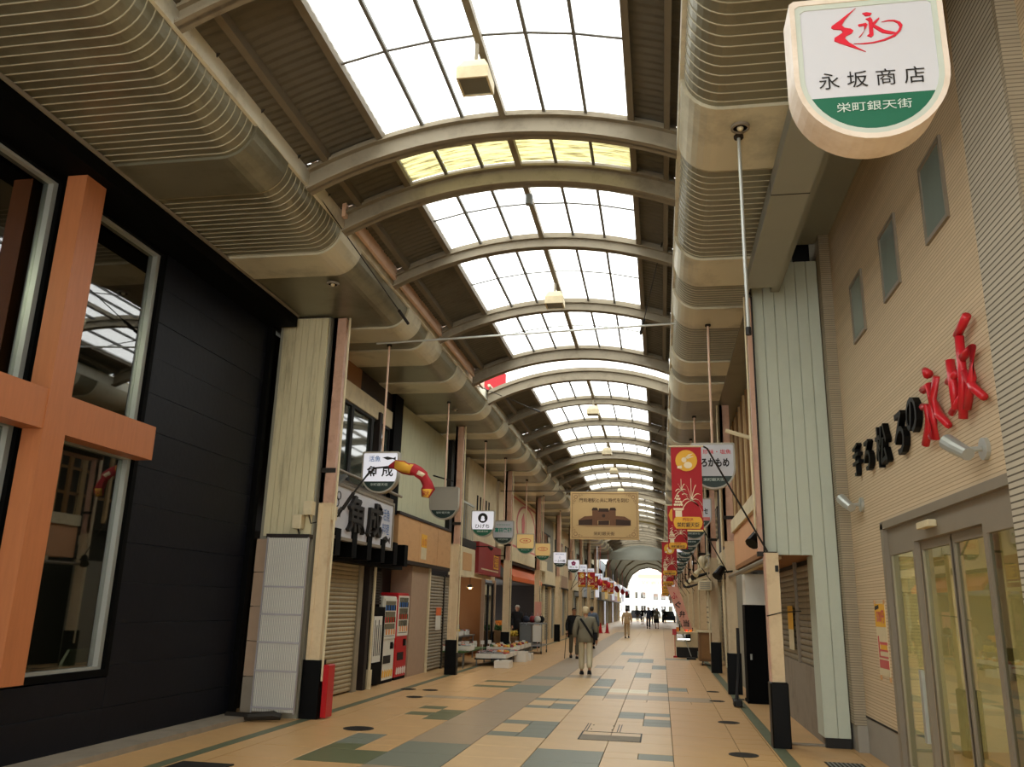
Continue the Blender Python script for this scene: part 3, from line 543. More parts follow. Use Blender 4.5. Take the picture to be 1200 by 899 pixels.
# fish shop bay, Y 11.95 - 16.9
S1 = empty('fish_storefront', (-5.6, 14.5, 0), 'shop front with rolled-down shutter behind the first column, black beams above', 'shop front')
wallpiece('wall', 'dark_brown', S1, 12.0, 16.95, 0, 5.9, x=-6.3, d=.1)
shutter(S1, -5.6, 12.5, 15.2, .03, 2.3)
for y in (12.4, 15.3): box('guide_rail', 'shutter_grey', S1, -5.66, -5.55, y - .1, y + .1, 0, 2.35)
box('shutter_housing', 'dark_brown', S1, -5.9, -5.58, 12.3, 15.5, 2.3, 2.6)
box('meter_box', 'grey_plastic', S1, -5.5, -5.35, 12.5, 12.8, 1.85, 2.3)
box('door_post', 'dark_brown', S1, -5.65, -5.5, 15.6, 15.75, 0, 5.3)
MB().tube([(-5.48, 15.85, 0), (-5.48, 15.85, 2.6)], .03).build('drain_pipe', 'cream', S1); MB().tube([(-5.48, 15.85, 0), (-5.48, 15.85, .35)], .06).build('pipe_foot', 'cream', S1)
for y in (12.6, 13.35, 14.1, 14.85, 15.6, 16.3): box('black_beam', 'black', S1, -5.6, -5.05, y, y + .22, 2.3, 2.72)
box('black_fascia', 'black', S1, -5.6, -5.3, 12.1, 17.0, 2.25, 2.55)
box('soffit_board', 'dark_brown', S1, -6.3, -5.3, 12.0, 17.0, 2.5, 2.6)
# upstairs window
U = empty('upstairs_window', (-5.6, 15, 3.6), 'upstairs aluminium windows reflecting the skylights above the fish sign', 'window')
box('lintel', 'cream', U, -5.75, -5.55, 12.0, 17.0, 5.15, 5.5); box('left_jamb', 'dark', U, -5.75, -5.55, 12.0, 13.2, 3.5, 5.15); box('right_jamb', 'black', U, -5.75, -5.5, 16.5, 17.05, 3.4, 6)
box('sill', 'alu_bronze', U, -5.7, -5.45, 13.3, 16.6, 3.6, 3.66)
for k in range(3):
    a = 13.2 + k * 1.1; b = a + 1.08
    MB().ring([(a, 3.66), (b, 3.66), (b, 5.15), (a, 5.15)], [(a + .05, 3.72), (b - .05, 3.72), (b - .05, 5.1), (a + .05, 5.1)], -5.64, -5.58, lambda u, v, n: (n, u, v)).build('sash', 'dark', U)
    box('pane', 'mirror_pane', U, -5.63, -5.62, a + .05, b - .05, 3.72, 5.1)
box('orange_board', 'wood_panel2', U, -5.7, -5.58, 12.0, 14.6, 5.5, 5.9); box('brown_board', 'dark_brown', U, -5.7, -5.58, 14.6, 17, 5.5, 5.9)
MB().tube([(-5.35, 12.3, 3.75), (-5.35, 16.8, 3.75)], .03).build('rail', 'alu_bronze', U)
# fish sign board (white, raised brush characters)
F = FL(-5.08, 12.05, 2.62)
fs = empty('fish_sign_board', (-5.08, 13.6, 2.6), 'white board with big black brush characters over the shutter', 'sign')
box('board', 'sign_white', fs, -5.16, -5.08, 12.0, 15.5, 2.58, 3.42); MB().ring([(11.97, 2.55), (15.53, 2.55), (15.53, 3.45), (11.97, 3.45)], [(12.02, 2.6), (15.48, 2.6), (15.48, 3.4), (12.02, 3.4)], -5.18, -5.06, lambda u, v, n: (n, u, v)).build('frame', 'alu_bronze', fs)
t = MB(); text(t, '魚', 1.0, .08, .8, .62, .03, F, .02, .03); text(t, '成', 1.95, .08, .75, .62, .03, F, .02, .03); t.build('big_characters', 'ink', fs)
t = MB(); text(t, '活魚', 2.85, .45, .4, .22, .005, F, .0, 0); text(t, '料理', 2.85, .2, .4, .2, .005, F); t.build('small_characters', 'ink_blue', fs)
t = MB(); t.prism([(2.9, .12), (3.1, .18), (3.25, .12), (3.33, .17), (3.33, .05), (3.25, .1), (3.1, .05)], 0, .008, F).prism([(.1, .35), (.3, .42), (.6, .38), (.75, .46), (.72, .28), (.6, .33), (.3, .28)], 0, .008, F); t.build('fish_drawing', 'ink', fs)
for k, (a, b) in enumerate([(.35, .6), (.55, .5), (.62, .62), (.45, .16)]):
    c = [(a + .09 * math.cos(q * .628), b + .07 * math.sin(q * .628)) for q in range(10)]; ci = [(a + .075 * math.cos(q * .628), b + .057 * math.sin(q * .628)) for q in range(10)]
    MB().ring(c, ci, .0, .008, F).build('bubble_drawing', 'ink_blue' if k == 3 else 'ink', fs)
o = MB().loft([[(-4.95, 12.05, 3.3), (-4.88, 12.05, 3.32), (-4.88, 12.1, 3.3), (-4.95, 12.1, 3.3)], [(-4.9, 12.2, 3.5), (-4.8, 12.2, 3.52), (-4.8, 12.3, 3.5), (-4.9, 12.3, 3.5)]]).tube([(-4.9, 12.1, 3.32), (-5.1, 12.1, 3.42)], .015, 6).build('spot_lamp', 'grey_plastic'); tag(o, 'small grey spot lamp above the left end of the fish sign', 'lamp')
# vending recess
V = empty('vending_recess', (-5.9, 17.6, 0), 'dark slatted recess behind the two vending machines', 'shop front')
for k in range(12): box('louvre', 'dark_brown', V, -5.7, -5.66, 15.85, 16.84, 1.55 + k * .055, 1.59 + k * .055)
box('recess_wall', 'dark_brown', V, -6.2, -6.1, 17.0, 19.0, 0, 2.5); box('louvre_back', 'black', V, -5.75, -5.7, 15.8, 16.86, 1.45, 2.5)
B = empty('menu_board', (-5.6, 16.4, 0), 'tall black signboard with a white menu sheet left of the vending machines', 'sign')
box('board', 'black', B, -5.75, -5.56, 15.95, 16.85, .03, 1.5); box('menu_sheet', 'white_plastic', B, -5.56, -5.552, 16.18, 16.68, .45, 1.32)
t = MB(); Fm = FL(-5.552, 16.18, .45)
for k in range(4): t.prism([(.06 + .11 * k, .12), (.1 + .11 * k, .12), (.1 + .11 * k, .8 - .1 * (k % 2)), (.06 + .11 * k, .8 - .1 * (k % 2))], 0, .004, Fm)
t.build('menu_lines', 'ink', B)
def vending(y0, y1, h, body, label, nrows):
    v = empty('vending_machine', (-5.7, (y0 + y1) / 2, 0), label, 'vending machine'); x = -5.6
    MB().bbox(-6.05, x, y0, y1, .06, h, .02).build('cabinet', body, v)
    w_ = y1 - y0; box('display_window', 'vend_window', v, x, x + .006, y0 + .07, y1 - .07, h * .53, h - .1)
    fr = 'vend_white'; MB().ring([(y0 + .03, h * .5), (y1 - .03, h * .5), (y1 - .03, h - .06), (y0 + .03, h - .06)], [(y0 + .08, h * .53), (y1 - .08, h * .53), (y1 - .08, h - .1), (y0 + .08, h - .1)], x, x + .015, lambda u, vv, n: (n, u, vv)).build('window_frame', fr, v)
    for r in range(nrows):
        z = h * .55 + r * (h * .42 / nrows); box('shelf', fr, v, x + .004, x + .02, y0 + .08, y1 - .08, z - .02, z)
        cans = MB()
        for k in range(8):
            yy = y0 + .13 + k * (w_ - .26) / 7; MB().tube([(x + .012, yy, z), (x + .012, yy, z + .11)], .02, 6).build('drink_can', ['vend_white', 'red_paint', 'ink_blue', 'fruit_orange', 'green_leaf', 'ink'][(k * 3 + r) % 6], v)
    box('button_panel', 'black', v, x, x + .01, y1 - .3, y1 - .12, h * .38, h * .46); box('coin_slot', 'steel', v, x, x + .012, y1 - .12, y1 - .06, h * .38, h * .44)
    box('pickup_flap', 'dark', v, x, x + .01, y0 + .15, y1 - .25, h * .22, h * .31); box('foot', 'black', v, -6.0, -5.6, y0 + .03, y1 - .03, 0, .06)
    t = MB(); Fv = FL(x, y0, 0)
    for k in range(5): t.prism([(.12 + .14 * k, .12), (.2 + .14 * k, .1), (.24 + .14 * k, .22), (.15 + .14 * k, .26)], 0, .006, Fv)
    t.build('decal', 'yellow' if body != 'red_paint' else 'white_plastic', v)
    return v
vending(16.86, 17.72, 1.72, 'vend_white', 'white drinks vending machine next to the black signboard', 3)
vending(17.8, 18.62, 1.8, 'red_paint', 'red drinks vending machine beside the white one', 3)
# green upper wall + wood fascia
S2 = empty('wood_fascia_shop', (-5.6, 19.5, 0), 'shop with pale green upper wall and plywood fascia board over the vending machines', 'shop front')
for k in range(8): MB().bbox(-5.75, -5.6, 17.1 + k * .55 + .003, 17.1 + (k + 1) * .55 - .003, 3.48, 5.88, .006).build('wall_sheet', 'green_wall', S2)
for k in range(3): MB().bbox(-5.75, -5.45, 17.05 + k * 1.63 + .003, 17.05 + (k + 1) * 1.63 - .003, 2.5, 3.42, .006).build('plywood_board', 'wood_panel', S2)
box('ledge', 'dark_brown', S2, -5.8, -5.42, 17.0, 22.0, 3.42, 3.48); box('soffit_edge', 'dark_brown', S2, -6.3, -5.46, 17, 22, 2.42, 2.5)
box('sticker', 'yellow', S2, -5.45, -5.445, 18.85, 19.3, 2.85, 3.15); box('sticker_sheet', 'cream', S2, -5.45, -5.446, 18.85, 19.3, 2.58, 2.85)
t = MB(); text(t, '火の', .04, .28, .38, .2, .006, FL(-5.45, 18.85, 2.6), .01); t.build('sticker_text', 'red_paint', S2)
box('pier', 'stone', S2, -6.2, -5.6, 18.75, 20.2, 0, 2.45); box('pier_edge', 'cream', S2, -5.62, -5.56, 20.15, 20.25, 0, 2.45)
shutter(S2, -5.6, 20.35, 22.6, .03, 2.3, 'shutter_grey'); box('shutter_rail', 'iron', S2, -5.62, -5.56, 21.6, 21.68, 0, 2.3)
box('notice', 'white_plastic', S2, -5.575, -5.57, 20.9, 21.4, .95, 1.5); box('notice_head', 'orange_awning', S2, -5.57, -5.567, 20.9, 21.4, 1.3, 1.5)
MB().tube([(-5.4, 19.4, 4.6), (-4.9, 19.9, 4.5)], .02, 6).build('bracket', 'dark', S2)
box('dark_strip', 'dark', S2, -5.7, -5.5, 21.55, 22.1, 3.45, 5.9)
# balcony bay 22-24
S3 = empty('balcony_bay', (-5.6, 23, 2.4), 'narrow grey balcony bay with railing between the columns', 'shop front')
for k in range(6): MB().bbox(-5.8, -5.7, 22.1 + k * .35 + .003, 22.45 + k * .35 - .003, 3.3, 5.9, .008).build('wall_sheet', 'grey_wall', S3)
box('rail_top', 'alu', S3, -5.42, -5.36, 22.1, 24.0, 4.35, 4.4)
for k in range(9): MB().tube([(-5.39, 22.2 + k * .22, 3.35), (-5.39, 22.2 + k * .22, 4.36)], .012, 5).build('baluster', 'alu', S3)
box('balcony_deck', 'dark', S3, -5.7, -5.3, 22.1, 24.1, 3.15, 3.35)
WB = empty('white_box_sign', (-5.3, 23, 2.4), 'cream box sign with a bare brown square left of the red sign', 'sign'); box('box', 'cream', WB, -5.6, -5.3, 22.1, 24.0, 2.35, 3.12); box('bare_square', 'wood_panel', WB, -5.3, -5.293, 22.45, 23.55, 2.5, 2.98)
# white upper wall + red sign
S4 = empty('red_sign_shop', (-5.6, 26, 0), 'shop with pale upper wall, vent slits and open front of fish displays', 'shop front')
for k in range(4): MB().bbox(-5.75, -5.6, 24.1 + k * 1.1 + .003, 25.2 + k * 1.1 - .003, 3.45, 5.88, .006).build('wall_sheet', 'cream', S4)
for k in range(5): box('vent_slit', 'black', S4, -5.6, -5.595, 25.3 + k * .45, 25.5 + k * .45, 4.35, 4.9)
box('lower_wall', 'cream', S4, -5.75, -5.6, 24.1, 28.6, 2.4, 3.45)
RS = empty('red_sign', (-5.3, 26.3, 2.5), 'flat dark red sign with gold square emblem under white line', 'sign'); box('board', 'red_sign', RS, -5.55, -5.3, 24.5, 28.0, 2.5, 3.42); box('line', 'cream', RS, -5.3, -5.295, 24.9, 27.6, 2.62, 2.66)
t = MB(); FRS = FL(-5.3, 26.8, 2.72); t.ring([(0, 0), (.8, 0), (.8, .42), (0, .42)], [(.06, .04), (.74, .04), (.74, .38), (.06, .38)], 0, .006, FRS); text(t, '福', .14, .06, .52, .3, .006, FRS, .01); t.build('emblem', 'yellow', RS)
for i, (y, z) in enumerate([(24.3, 3.25), (27.0, 3.15)]):
    o = MB().tube([(-5.6, y, z), (-4.95, y, z)], .015, 6).tube([(-4.98, y, z), (-4.9, y + .12, z - .06)], [.03, .06], 8).build('gooseneck_lamp', 'dark'); tag(o, ['dark gooseneck lamp left of the red sign', 'dark gooseneck lamp reaching over the red sign emblem'][i], 'lamp')
# mural shop 29.8 - 40
S5 = empty('mural_shop', (-5.6, 34, 0), 'shop with pink faded mural wall above an orange awning', 'shop front')
for k in range(9): MB().bbox(-5.75, -5.6, 29.0 + k * 1.2 + .003, 30.2 + k * 1.2 - .003, 3.6, 5.88, .006).build('wall_sheet', 'mural_cream', S5)
t = MB(); FM = FL(-5.6, 31.4, 3.75); 
t.ring([(.2, .05), (8.2, .05), (8.2, 2.0), (.2, 2.0)], [(.5, .12), (7.9, .12), (7.9, 1.93), (.5, 1.93)], 0, .01, FM)
c = [(3.9 + 2.6 * math.cos(q * math.pi / 16), 1.0 + .92 * math.sin(q * math.pi / 16)) for q in range(32)]; ci = [(3.9 + 2.4 * math.cos(q * math.pi / 16), 1.0 + .84 * math.sin(q * math.pi / 16)) for q in range(32)]; t.ring(c, ci, 0, .012, FM)
t.prism([(2.4, .4), (3.2, .5), (3.4, 1.2), (3.1, 1.6), (2.6, 1.3), (2.7, .8)], 0, .012, FM); t.build('mural', 'mural_pink', S5)
box('beam', 'cream', S5, -5.7, -5.25, 29.2, 39.5, 3.15, 3.6); box('awning_box', 'dark', S5, -5.7, -5.3, 29.5, 37.5, 3.05, 3.15)
A = MB().loft([[(-5.6, 29.7, 3.1), (-5.15, 29.7, 2.6), (-5.17, 29.7, 2.45), (-5.62, 29.7, 3.0)], [(-5.6, 37.2, 3.1), (-5.15, 37.2, 2.6), (-5.17, 37.2, 2.45), (-5.62, 37.2, 3.0)]]).build('awning', 'orange_awning'); tag(A, 'bright orange awning over the greengrocer', 'awning')
# open shop interior (fish / greengrocer)
o = MB().box(-9, -8.9, 22.7, 40, 0, 2.6).box(-9, -5.8, 22.7, 22.8, 0, 2.6).box(-9, -5.8, 39.9, 40, 0, 2.6).box(-9, -5.75, 22.7, 40, 2.5, 2.6).build('wall_back', 'dark_brown'); tag(o, kind='structure')
o = MB().box(-8.5, -8.3, 23, 26, 0, 2.2).box(-8.5, -6, 28.55, 28.7, 0, 2.5).build('shop_partition', 'wood_panel2'); tag(o, 'dark partition and cupboard inside the open fish shop', 'partition')
for z in (.9, 1.5): box('shelf', 'brown_box', o, -8.3, -7.9, 23, 26, z, z + .04)
o = MB().box(-5.66, -5.56, 26.7, 26.82, 0, 2.4).box(-5.66, -5.56, 28.5, 28.65, 0, 2.4).build('door_jambs', 'stone'); tag(o, 'pale upright jambs of the open shop front', 'jamb')
gd = empty('glass_doors', (-5.6, 27.2, 0), 'dark glass sliding doors inside the red sign shop', 'door')
for a in (26.82, 27.66):
    MB().ring([(a, .02), (a + .82, .02), (a + .82, 2.3), (a, 2.3)], [(a + .05, .1), (a + .77, .1), (a + .77, 2.24), (a + .05, 2.24)], -5.66, -5.6, lambda u, v, n: (n, u, v)).build('sash', 'dark', gd); box('pane', 'glass_small', gd, -5.64, -5.63, a + .05, a + .77, .1, 2.24)
lp = empty('hanging_lamp', (-6.1, 27.0, 2.1), 'small glowing lamp under the ceiling of the fish shop', 'lamp')
MB().tube([(-6.1, 27.0, 2.45), (-6.1, 27.0, 2.2)], .01, 5).build('cord', 'dark', lp); MB().loft([[(-6.1 + .04 * math.cos(q * .785), 27.0 + .04 * math.sin(q * .785), 2.22) for q in range(8)], [(-6.1 + .12 * math.cos(q * .785), 27.0 + .12 * math.sin(q * .785), 2.12) for q in range(8)]], cap=False).build('shade', 'alu', lp); MB().ball((-6.1, 27.0, 2.12), .05).build('bulb', 'lamp_bulb', lp)
l = bpy.data.lights.new('shop_lamp', 'POINT'); l.energy = 4.5; l.color = (1, .62, .3); l.shadow_soft_size = .06; lo = bpy.data.objects.new('shop_lamp', l); lo.location = (-6.1, 27.0, 2.02); sc.collection.objects.link(lo)
# ---- far left shops: varied bays
def far_bay(y0, y1, side, mwall, mlow, label, sign=None, sgc='sign_white', txt=None, nwin=2, low=2.6):
    x = -5.6 if side < 0 else 2.0; s = side; q = empty('storefront', (x, (y0 + y1) / 2, 0), label, 'shop front', 'distant shop fronts on the left' if side < 0 else 'distant shop fronts on the right')
    def bx(nm, m, d0, d1, a, b, z0, z1): return box(nm, m, q, x + s * d0, x + s * d1, a, b, z0, z1)
    n = max(2, int((y1 - y0) / 1.0))
    for k in range(n): bx('wall_sheet', mwall, 0, .15, y0 + (y1 - y0) * k / n + .005, y0 + (y1 - y0) * (k + 1) / n - .005, low + .7, 5.9)
    for k in range(nwin):
        a = y0 + .6 + k * (y1 - y0 - .8) / nwin; b = a + (y1 - y0) / nwin * .6
        f = bx('window', 'dark', -.03, .0, a, b, 4.0, 5.1); box('pane', 'glass_small', f, x - s * .035, x - s * .03, a + .06, b - .06, 4.06, 5.04)
    bx('fascia', mlow, -.25, .1, y0, y1, low, low + .65); bx('fascia_trim', 'dark', -.28, .1, y0, y1, low - .06, low)
    if R.random() < .5: shutter(q, x, y0 + .3, y1 - .3, .02, low - .1, 'shutter_grey', .12, side=side, individual=False)
    else:
        bx('back_wall', 'interior', 1.5, 1.6, y0, y1, 0, low); bx('counter', 'cream', .1, .7, y0 + .5, y1 - .9, 0, .85)
        for k in range(3): bx('door_sash', 'alu', -.02, .04, y0 + .2 + k * (y1 - y0 - .5) / 2, y0 + .28 + k * (y1 - y0 - .5) / 2, 0, low)
    bx('end_wall', 'grey_wall', 0, 1.5, y1 - .05, y1, 0, 5.9)
    if y1 - y0 > 4.5:
        for k in range(int((y1 - y0) / 2.4)): bx('pilaster', ['cream', 'column_cream', 'stone', 'sign_lit'][k % 4], -.12, .05, y0 + .6 + 2.4 * k, y0 + 1.0 + 2.4 * k, 0, low)
    if txt:
        t = MB(); text(t, txt, 0, 0, (y1 - y0) * .6, .36, .006, (FL if s < 0 else FR)(x - s * .25, y0 + (y1 - y0) * .2 if s < 0 else y1 - (y1 - y0) * .2, low + .14), .01); t.build('sign_text', 'ink_brown', q)
    return q
far_bay(39.6, 44.5, -1, 'grey_wall', 'cream', 'grey front beyond the mural shop, dark open doorway', nwin=1)
far_bay(44.5, 49.5, -1, 'cream', 'stone', 'cream tall front behind the flower sign')
far_bay(49.5, 56.2, -1, 'column_cream', 'cream', 'last cream front before the arcade end, left')
far_bay(56.6, 63, -1, 'white_panel', 'far_grey', 'white shop front under the low vault, left', low=2.3)
far_bay(63, 69, -1, 'grey_wall', 'beam_grey', 'second front under the low vault with dark window, left', low=2.3)
far_bay(69, 78, -1, 'cream', 'dark', 'third front under the low vault, left, dark fascia', low=2.3)
far_bay(78, 92, -1, 'far_grey', 'cream', 'long pale front deep under the vault, left', low=2.3)
far_bay(92, 110, -1, 'cream', 'red_sign', 'red-fascia front deep under the vault, left', low=2.3)
far_bay(110, 118, -1, 'white_panel', 'grey_wall', 'farthest left front at the bright mouth', low=2.3)
# ================================================================ SHIELD SIGNS
def shield(wd, ht, k=1., n=22):
    """outline in u,v with v=0 at the top"""
    a = wd / 2 * k; P = [(-a, -.02 * ht - ht * (1 - k) * .5), (-a + .03 * wd, -ht * (1 - k) * .5), (a - .03 * wd, -ht * (1 - k) * .5), (a, -.02 * ht - ht * (1 - k) * .5)]
    vb = -.55 * ht; rb_ = (.45 * ht) - ht * (1 - k) * .5
    for i in range(n + 1):
        t = math.pi * i / n; P.append((a * math.cos(t), vb - rb_ * math.sin(t)))
    return P
def cut(P, v, below=True):
    out = []
    for i in range(len(P)):
        p, q = P[i], P[(i + 1) % len(P)]; a = (p[1] <= v) == below; b = (q[1] <= v) == below
        if a: out.append(p)
        if a != b: t = (v - p[1]) / (q[1] - p[1]); out.append((p[0] + (q[0] - p[0]) * t, v))
    return out
def shield_sign(x, y, label, face='sign_lit', low='sign_dkgreen', rim='sign_rim', rod=True, wd=.63, ht=.69, draw=None, zt=4.01, dep=.14, rz=5.9, side='sign_side', small='栄町銀天街', split=.72):
    q = empty('shield_sign', (x, y, zt), label, 'sign', 'shield-shaped hanging shop signs'); F = FY(x, y, zt)
    MB().ring(shield(wd, ht), shield(wd, ht, .93), -dep, .0, F).build('rim', rim, q)
    MB().prism(shield(wd, ht, .93), -dep + .015, -.018, F).build('body', side, q)
    s_ = shield(wd, ht, .925)
    MB().prism(cut(s_, -split * ht, False), -.018, -.008, F).build('face', face, q)
    MB().prism(cut(s_, -split * ht, True), -.018, -.008, F).build('lower_face', low, q)
    t = MB(); text(t, small, -.15 * wd / .63, -(split + .108) * ht, .3 * wd / .63, .045 * wd / .63, -.004, F, .0); t.build('lower_text', 'sign_text_w', q)
    if draw: draw(q, F)
    if rod:
        MB().tube([(x, y + .07, zt), (x, y + .07, rz)], .018, 8).build('rod', 'pink_steel', q); MB().tube([(x, y + .07, rz - .04), (x, y + .07, rz)], .045, 8).build('flange', 'iron', q)
    return q
def T(q, F, s, u, v, w_, h_, m='ink', bold=.01, nm='lettering', n=-.004): t = MB(); text(t, s, u, v, w_, h_, n, F, bold); return t.build(nm, m, q)
def PL(q, F, polys, m, nm='emblem', n0=-.008, n1=-.003):
    t = MB()
    for P in polys: t.prism(P, n0, n1, F)
    return t.build(nm, m, q)
def circ(cx, cy, r, n=20, ry=None): return [(cx + r * math.cos(2 * math.pi * i / n), cy + (ry or r) * math.sin(2 * math.pi * i / n)) for i in range(n)]
def d1(q, F): T(q, F, '活魚', -.2, -.17, .2, .1, 'ink_blue'); T(q, F, '魚 成', -.23, -.42, .46, .18, 'ink', .02); PL(q, F, [[(.03, -.1), (.12, -.085), (.22, -.11), (.26, -.09), (.26, -.15), (.21, -.125), (.12, -.14)]], 'ink', 'fish_drawing')
shield_sign(-4.53, 12.98, 'lit white shield sign with black brush characters, nearest of the left row', 'sign_lit', draw=d1)
shield_sign(-4.52, 17.15, 'unlit grey blank shield sign with dark green foot', 'sign_grey', side='sign_rim')
def d3(q, F): PL(q, F, [circ(0, -.2, .13)], 'ink'); PL(q, F, [[(-.06, -.22), (.06, -.22), (.045, -.28), (-.045, -.28)], circ(0, -.19, .045, 12)], 'sign_lit', 'cup_drawing', -.003, -.001); T(q, F, 'ひげち', -.2, -.47, .38, .11, 'ink', .01)
shield_sign(-4.6, 21.59, 'lit white shield sign with black round cup emblem', 'sign_lit', 'sign_green', draw=d3)
def d4(q, F): T(q, F, '富田楽園', -.25, -.34, .5, .13, 'ink_green', .03); T(q, F, '------', -.2, -.13, .4, .015, 'ink_green')
shield_sign(-4.54, 24.24, 'pale shield sign with teal lettering right behind the cup sign', 'sign_white', draw=d4)
def d5(q, F):
    MB().ring(circ(0, -.24, .2, 20, .08), circ(0, -.24, .18, 20, .062), -.008, -.003, F).build('emblem', 'red_letter', q); T(q, F, '老舗', -.08, -.27, .16, .06, 'red_letter', .01)
shield_sign(-4.59, 28.73, 'gold shield sign with red oval, the nearer of two', 'sign_gold', 'sign_green', draw=d5)
shield_sign(-4.55, 32.86, 'gold shield sign with red oval, the farther of two', 'sign_gold', 'sign_green', draw=d5)
def d7(q, F): MB().ring(circ(0, -.25, .04), circ(0, -.25, .03), -.008, -.003, F).build('emblem', 'ink_blue', q); T(q, F, '一ふれ館', -.24, -.46, .48, .12); T(q, F, '御食事処', -.2, -.13, .4, .05, 'ink_blue')
shield_sign(-4.51, 38.3, 'lit white shield sign past the gold pair, small circle on it', 'sign_lit', draw=d7)
def d8(q, F):
    PL(q, F, [circ(.07 * math.cos(a * 1.257 + 1.57), -.2 + .07 * math.sin(a * 1.257 + 1.57), .055, 10) for a in range(5)], 'ink_magenta'); T(q, F, '花しな', -.22, -.44, .44, .1)
shield_sign(-4.5, 44.4, 'lit white shield sign with a magenta flower', 'sign_lit', draw=d8)
def d9(q, F): T(q, F, '衣料品', -.22, -.2, .44, .06, 'ink_blue'); T(q, F, '一 楽', -.2, -.42, .4, .13)
shield_sign(-4.5, 49.2, 'lit white shield sign beside the first far flags, left', 'sign_lit', draw=d9)
for k, y in enumerate([54, 62, 70, 78]): shield_sign(-4.45, y, ['small far lit shield sign past the flags, first of the last four', 'small far shield sign, second of the last four', 'small far shield sign, third of the last four', 'farthest shield sign on the left at the arcade mouth'][k], 'sign_lit', rz=5.9 if y < 70 else 4.99, draw=d9)
# right row
def e1(q, F): T(q, F, '・珍味・塩魚', -.2, -.17, .46, .07, 'red_letter', .01); T(q, F, 'とろかもめ', -.27, -.36, .5, .13, 'ink', .04)
shield_sign(.8, 12.44, 'shield sign with black hiragana behind the nearest red flag on the right', 'sign_white', draw=e1)
def e2(q, F): T(q, F, '婦人服 ンセ', -.27, -.36, .5, .15, 'ink', .03); PL(q, F, [[(-.27, -.49), (.27, -.49), (.27, -.42), (-.27, -.42)]], 'mural_pink', 'stripe')
shield_sign(.83, 18.9, 'white shield sign with pink stripe, second on the right', 'sign_white', draw=e2, zt=4.01)
def e3(q, F): PL(q, F, [[(-.2 + .1 * k, -.36), (-.14 + .1 * k, -.34), (-.13 + .1 * k, -.22), (-.19 + .1 * k, -.24)] for k in range(4)], 'ink', 'dark_marks')
for k, y in enumerate([21.6, 24.2, 27, 29.6, 33, 36.4, 40, 44]): shield_sign(.85, y, ['blank cream shield sign right behind the pink-striped one', 'shield sign with black zigzag mark, third on the right', 'wide dark-footed shield sign, fourth on the right', 'white shield sign low among the right flags', 'cream shield sign with dark foot deep in the right row', 'sixth small shield sign in the right row', 'seventh small shield sign in the right row', 'last small shield sign in the right row'][k], ['sign_gold', 'sign_white', 'sign_grey', 'sign_lit', 'sign_grey', 'sign_lit', 'sign_white', 'sign_lit'][k], draw=None if k in (0,) else e3, zt=4.01)
# big sign near the camera
BX, BY = .87, 3.07
def big(q, F):
    S = 1.0
    # zigzag stroke and sweep of the emblem, traced in sign units
    def uv(px, py): return ((px - 561) / 1065 * .71, -(py + 60) / 1300 * .9)
    def sm(P): return [uv(*p) for p in P]
    t = MB()
    for P in ([(510, 20), (455, 60), (405, 100), (362, 130), (358, 140), (372, 152), (415, 160), (425, 178), (400, 195), (372, 212), (370, 232), (400, 250), (460, 280), (545, 322), (500, 290), (455, 252), (432, 222), (440, 205), (475, 190), (485, 172), (470, 158), (435, 148), (420, 130), (440, 95), (480, 50)],
              [(480, 262), (540, 270), (600, 268), (660, 258), (720, 235), (755, 200), (768, 165), (755, 140), (725, 125), (690, 122), (650, 130), (690, 128), (720, 132), (742, 148), (750, 172), (738, 200), (705, 228), (650, 250), (590, 262), (530, 264)],
              [(545, 60), (570, 55), (600, 65), (590, 78), (565, 80)], [(562, 100), (590, 92), (600, 110), (598, 215), (585, 228), (560, 215), (575, 205), (578, 115)], [(515, 135), (560, 128), (570, 140), (545, 185), (525, 215), (512, 222), (548, 180), (550, 145), (520, 148)], [(600, 130), (640, 98), (640, 108), (610, 145), (660, 185), (730, 212), (700, 218), (650, 205), (600, 160)]):
        t.prism(list(reversed(sm(P))), -.008, -.003, F)
    t.build('red_emblem', 'logo_red', q)
    T(q, F, '永 坂 商 店', -.2, -.425, .4, .075, 'ink', .0)
b = shield_sign(BX, BY, 'large white shield sign with red emblem hanging nearest the camera, top right', 'sign_white', 'sign_green', 'sign_rim_big', draw=big, dep=.16, wd=.59, ht=.66, zt=4.06, side='sign_side', split=.70)
MB().ring(shield(.59, .66, .93), shield(.59, .66, .86), -.02, -.004, FY(BX, BY, 4.06)).build('inner_rim', 'sign_edge', b)
o = MB().tube([(.8, 7.11, 5.9), (.8, 7.11, 4.0)], .016, 8).build('bare_rod', 'alu'); tag(o, 'bare hanging rod on the right with no sign on it', 'rod'); MB().tube([(.8, 7.11, 5.86), (.8, 7.11, 5.9)], .045, 8).build('flange', 'iron', o); MB().tube([(.8, 7.11, 4.0), (.8, 7.11, 3.93)], .025, 8).build('end_clip', 'dark', o)
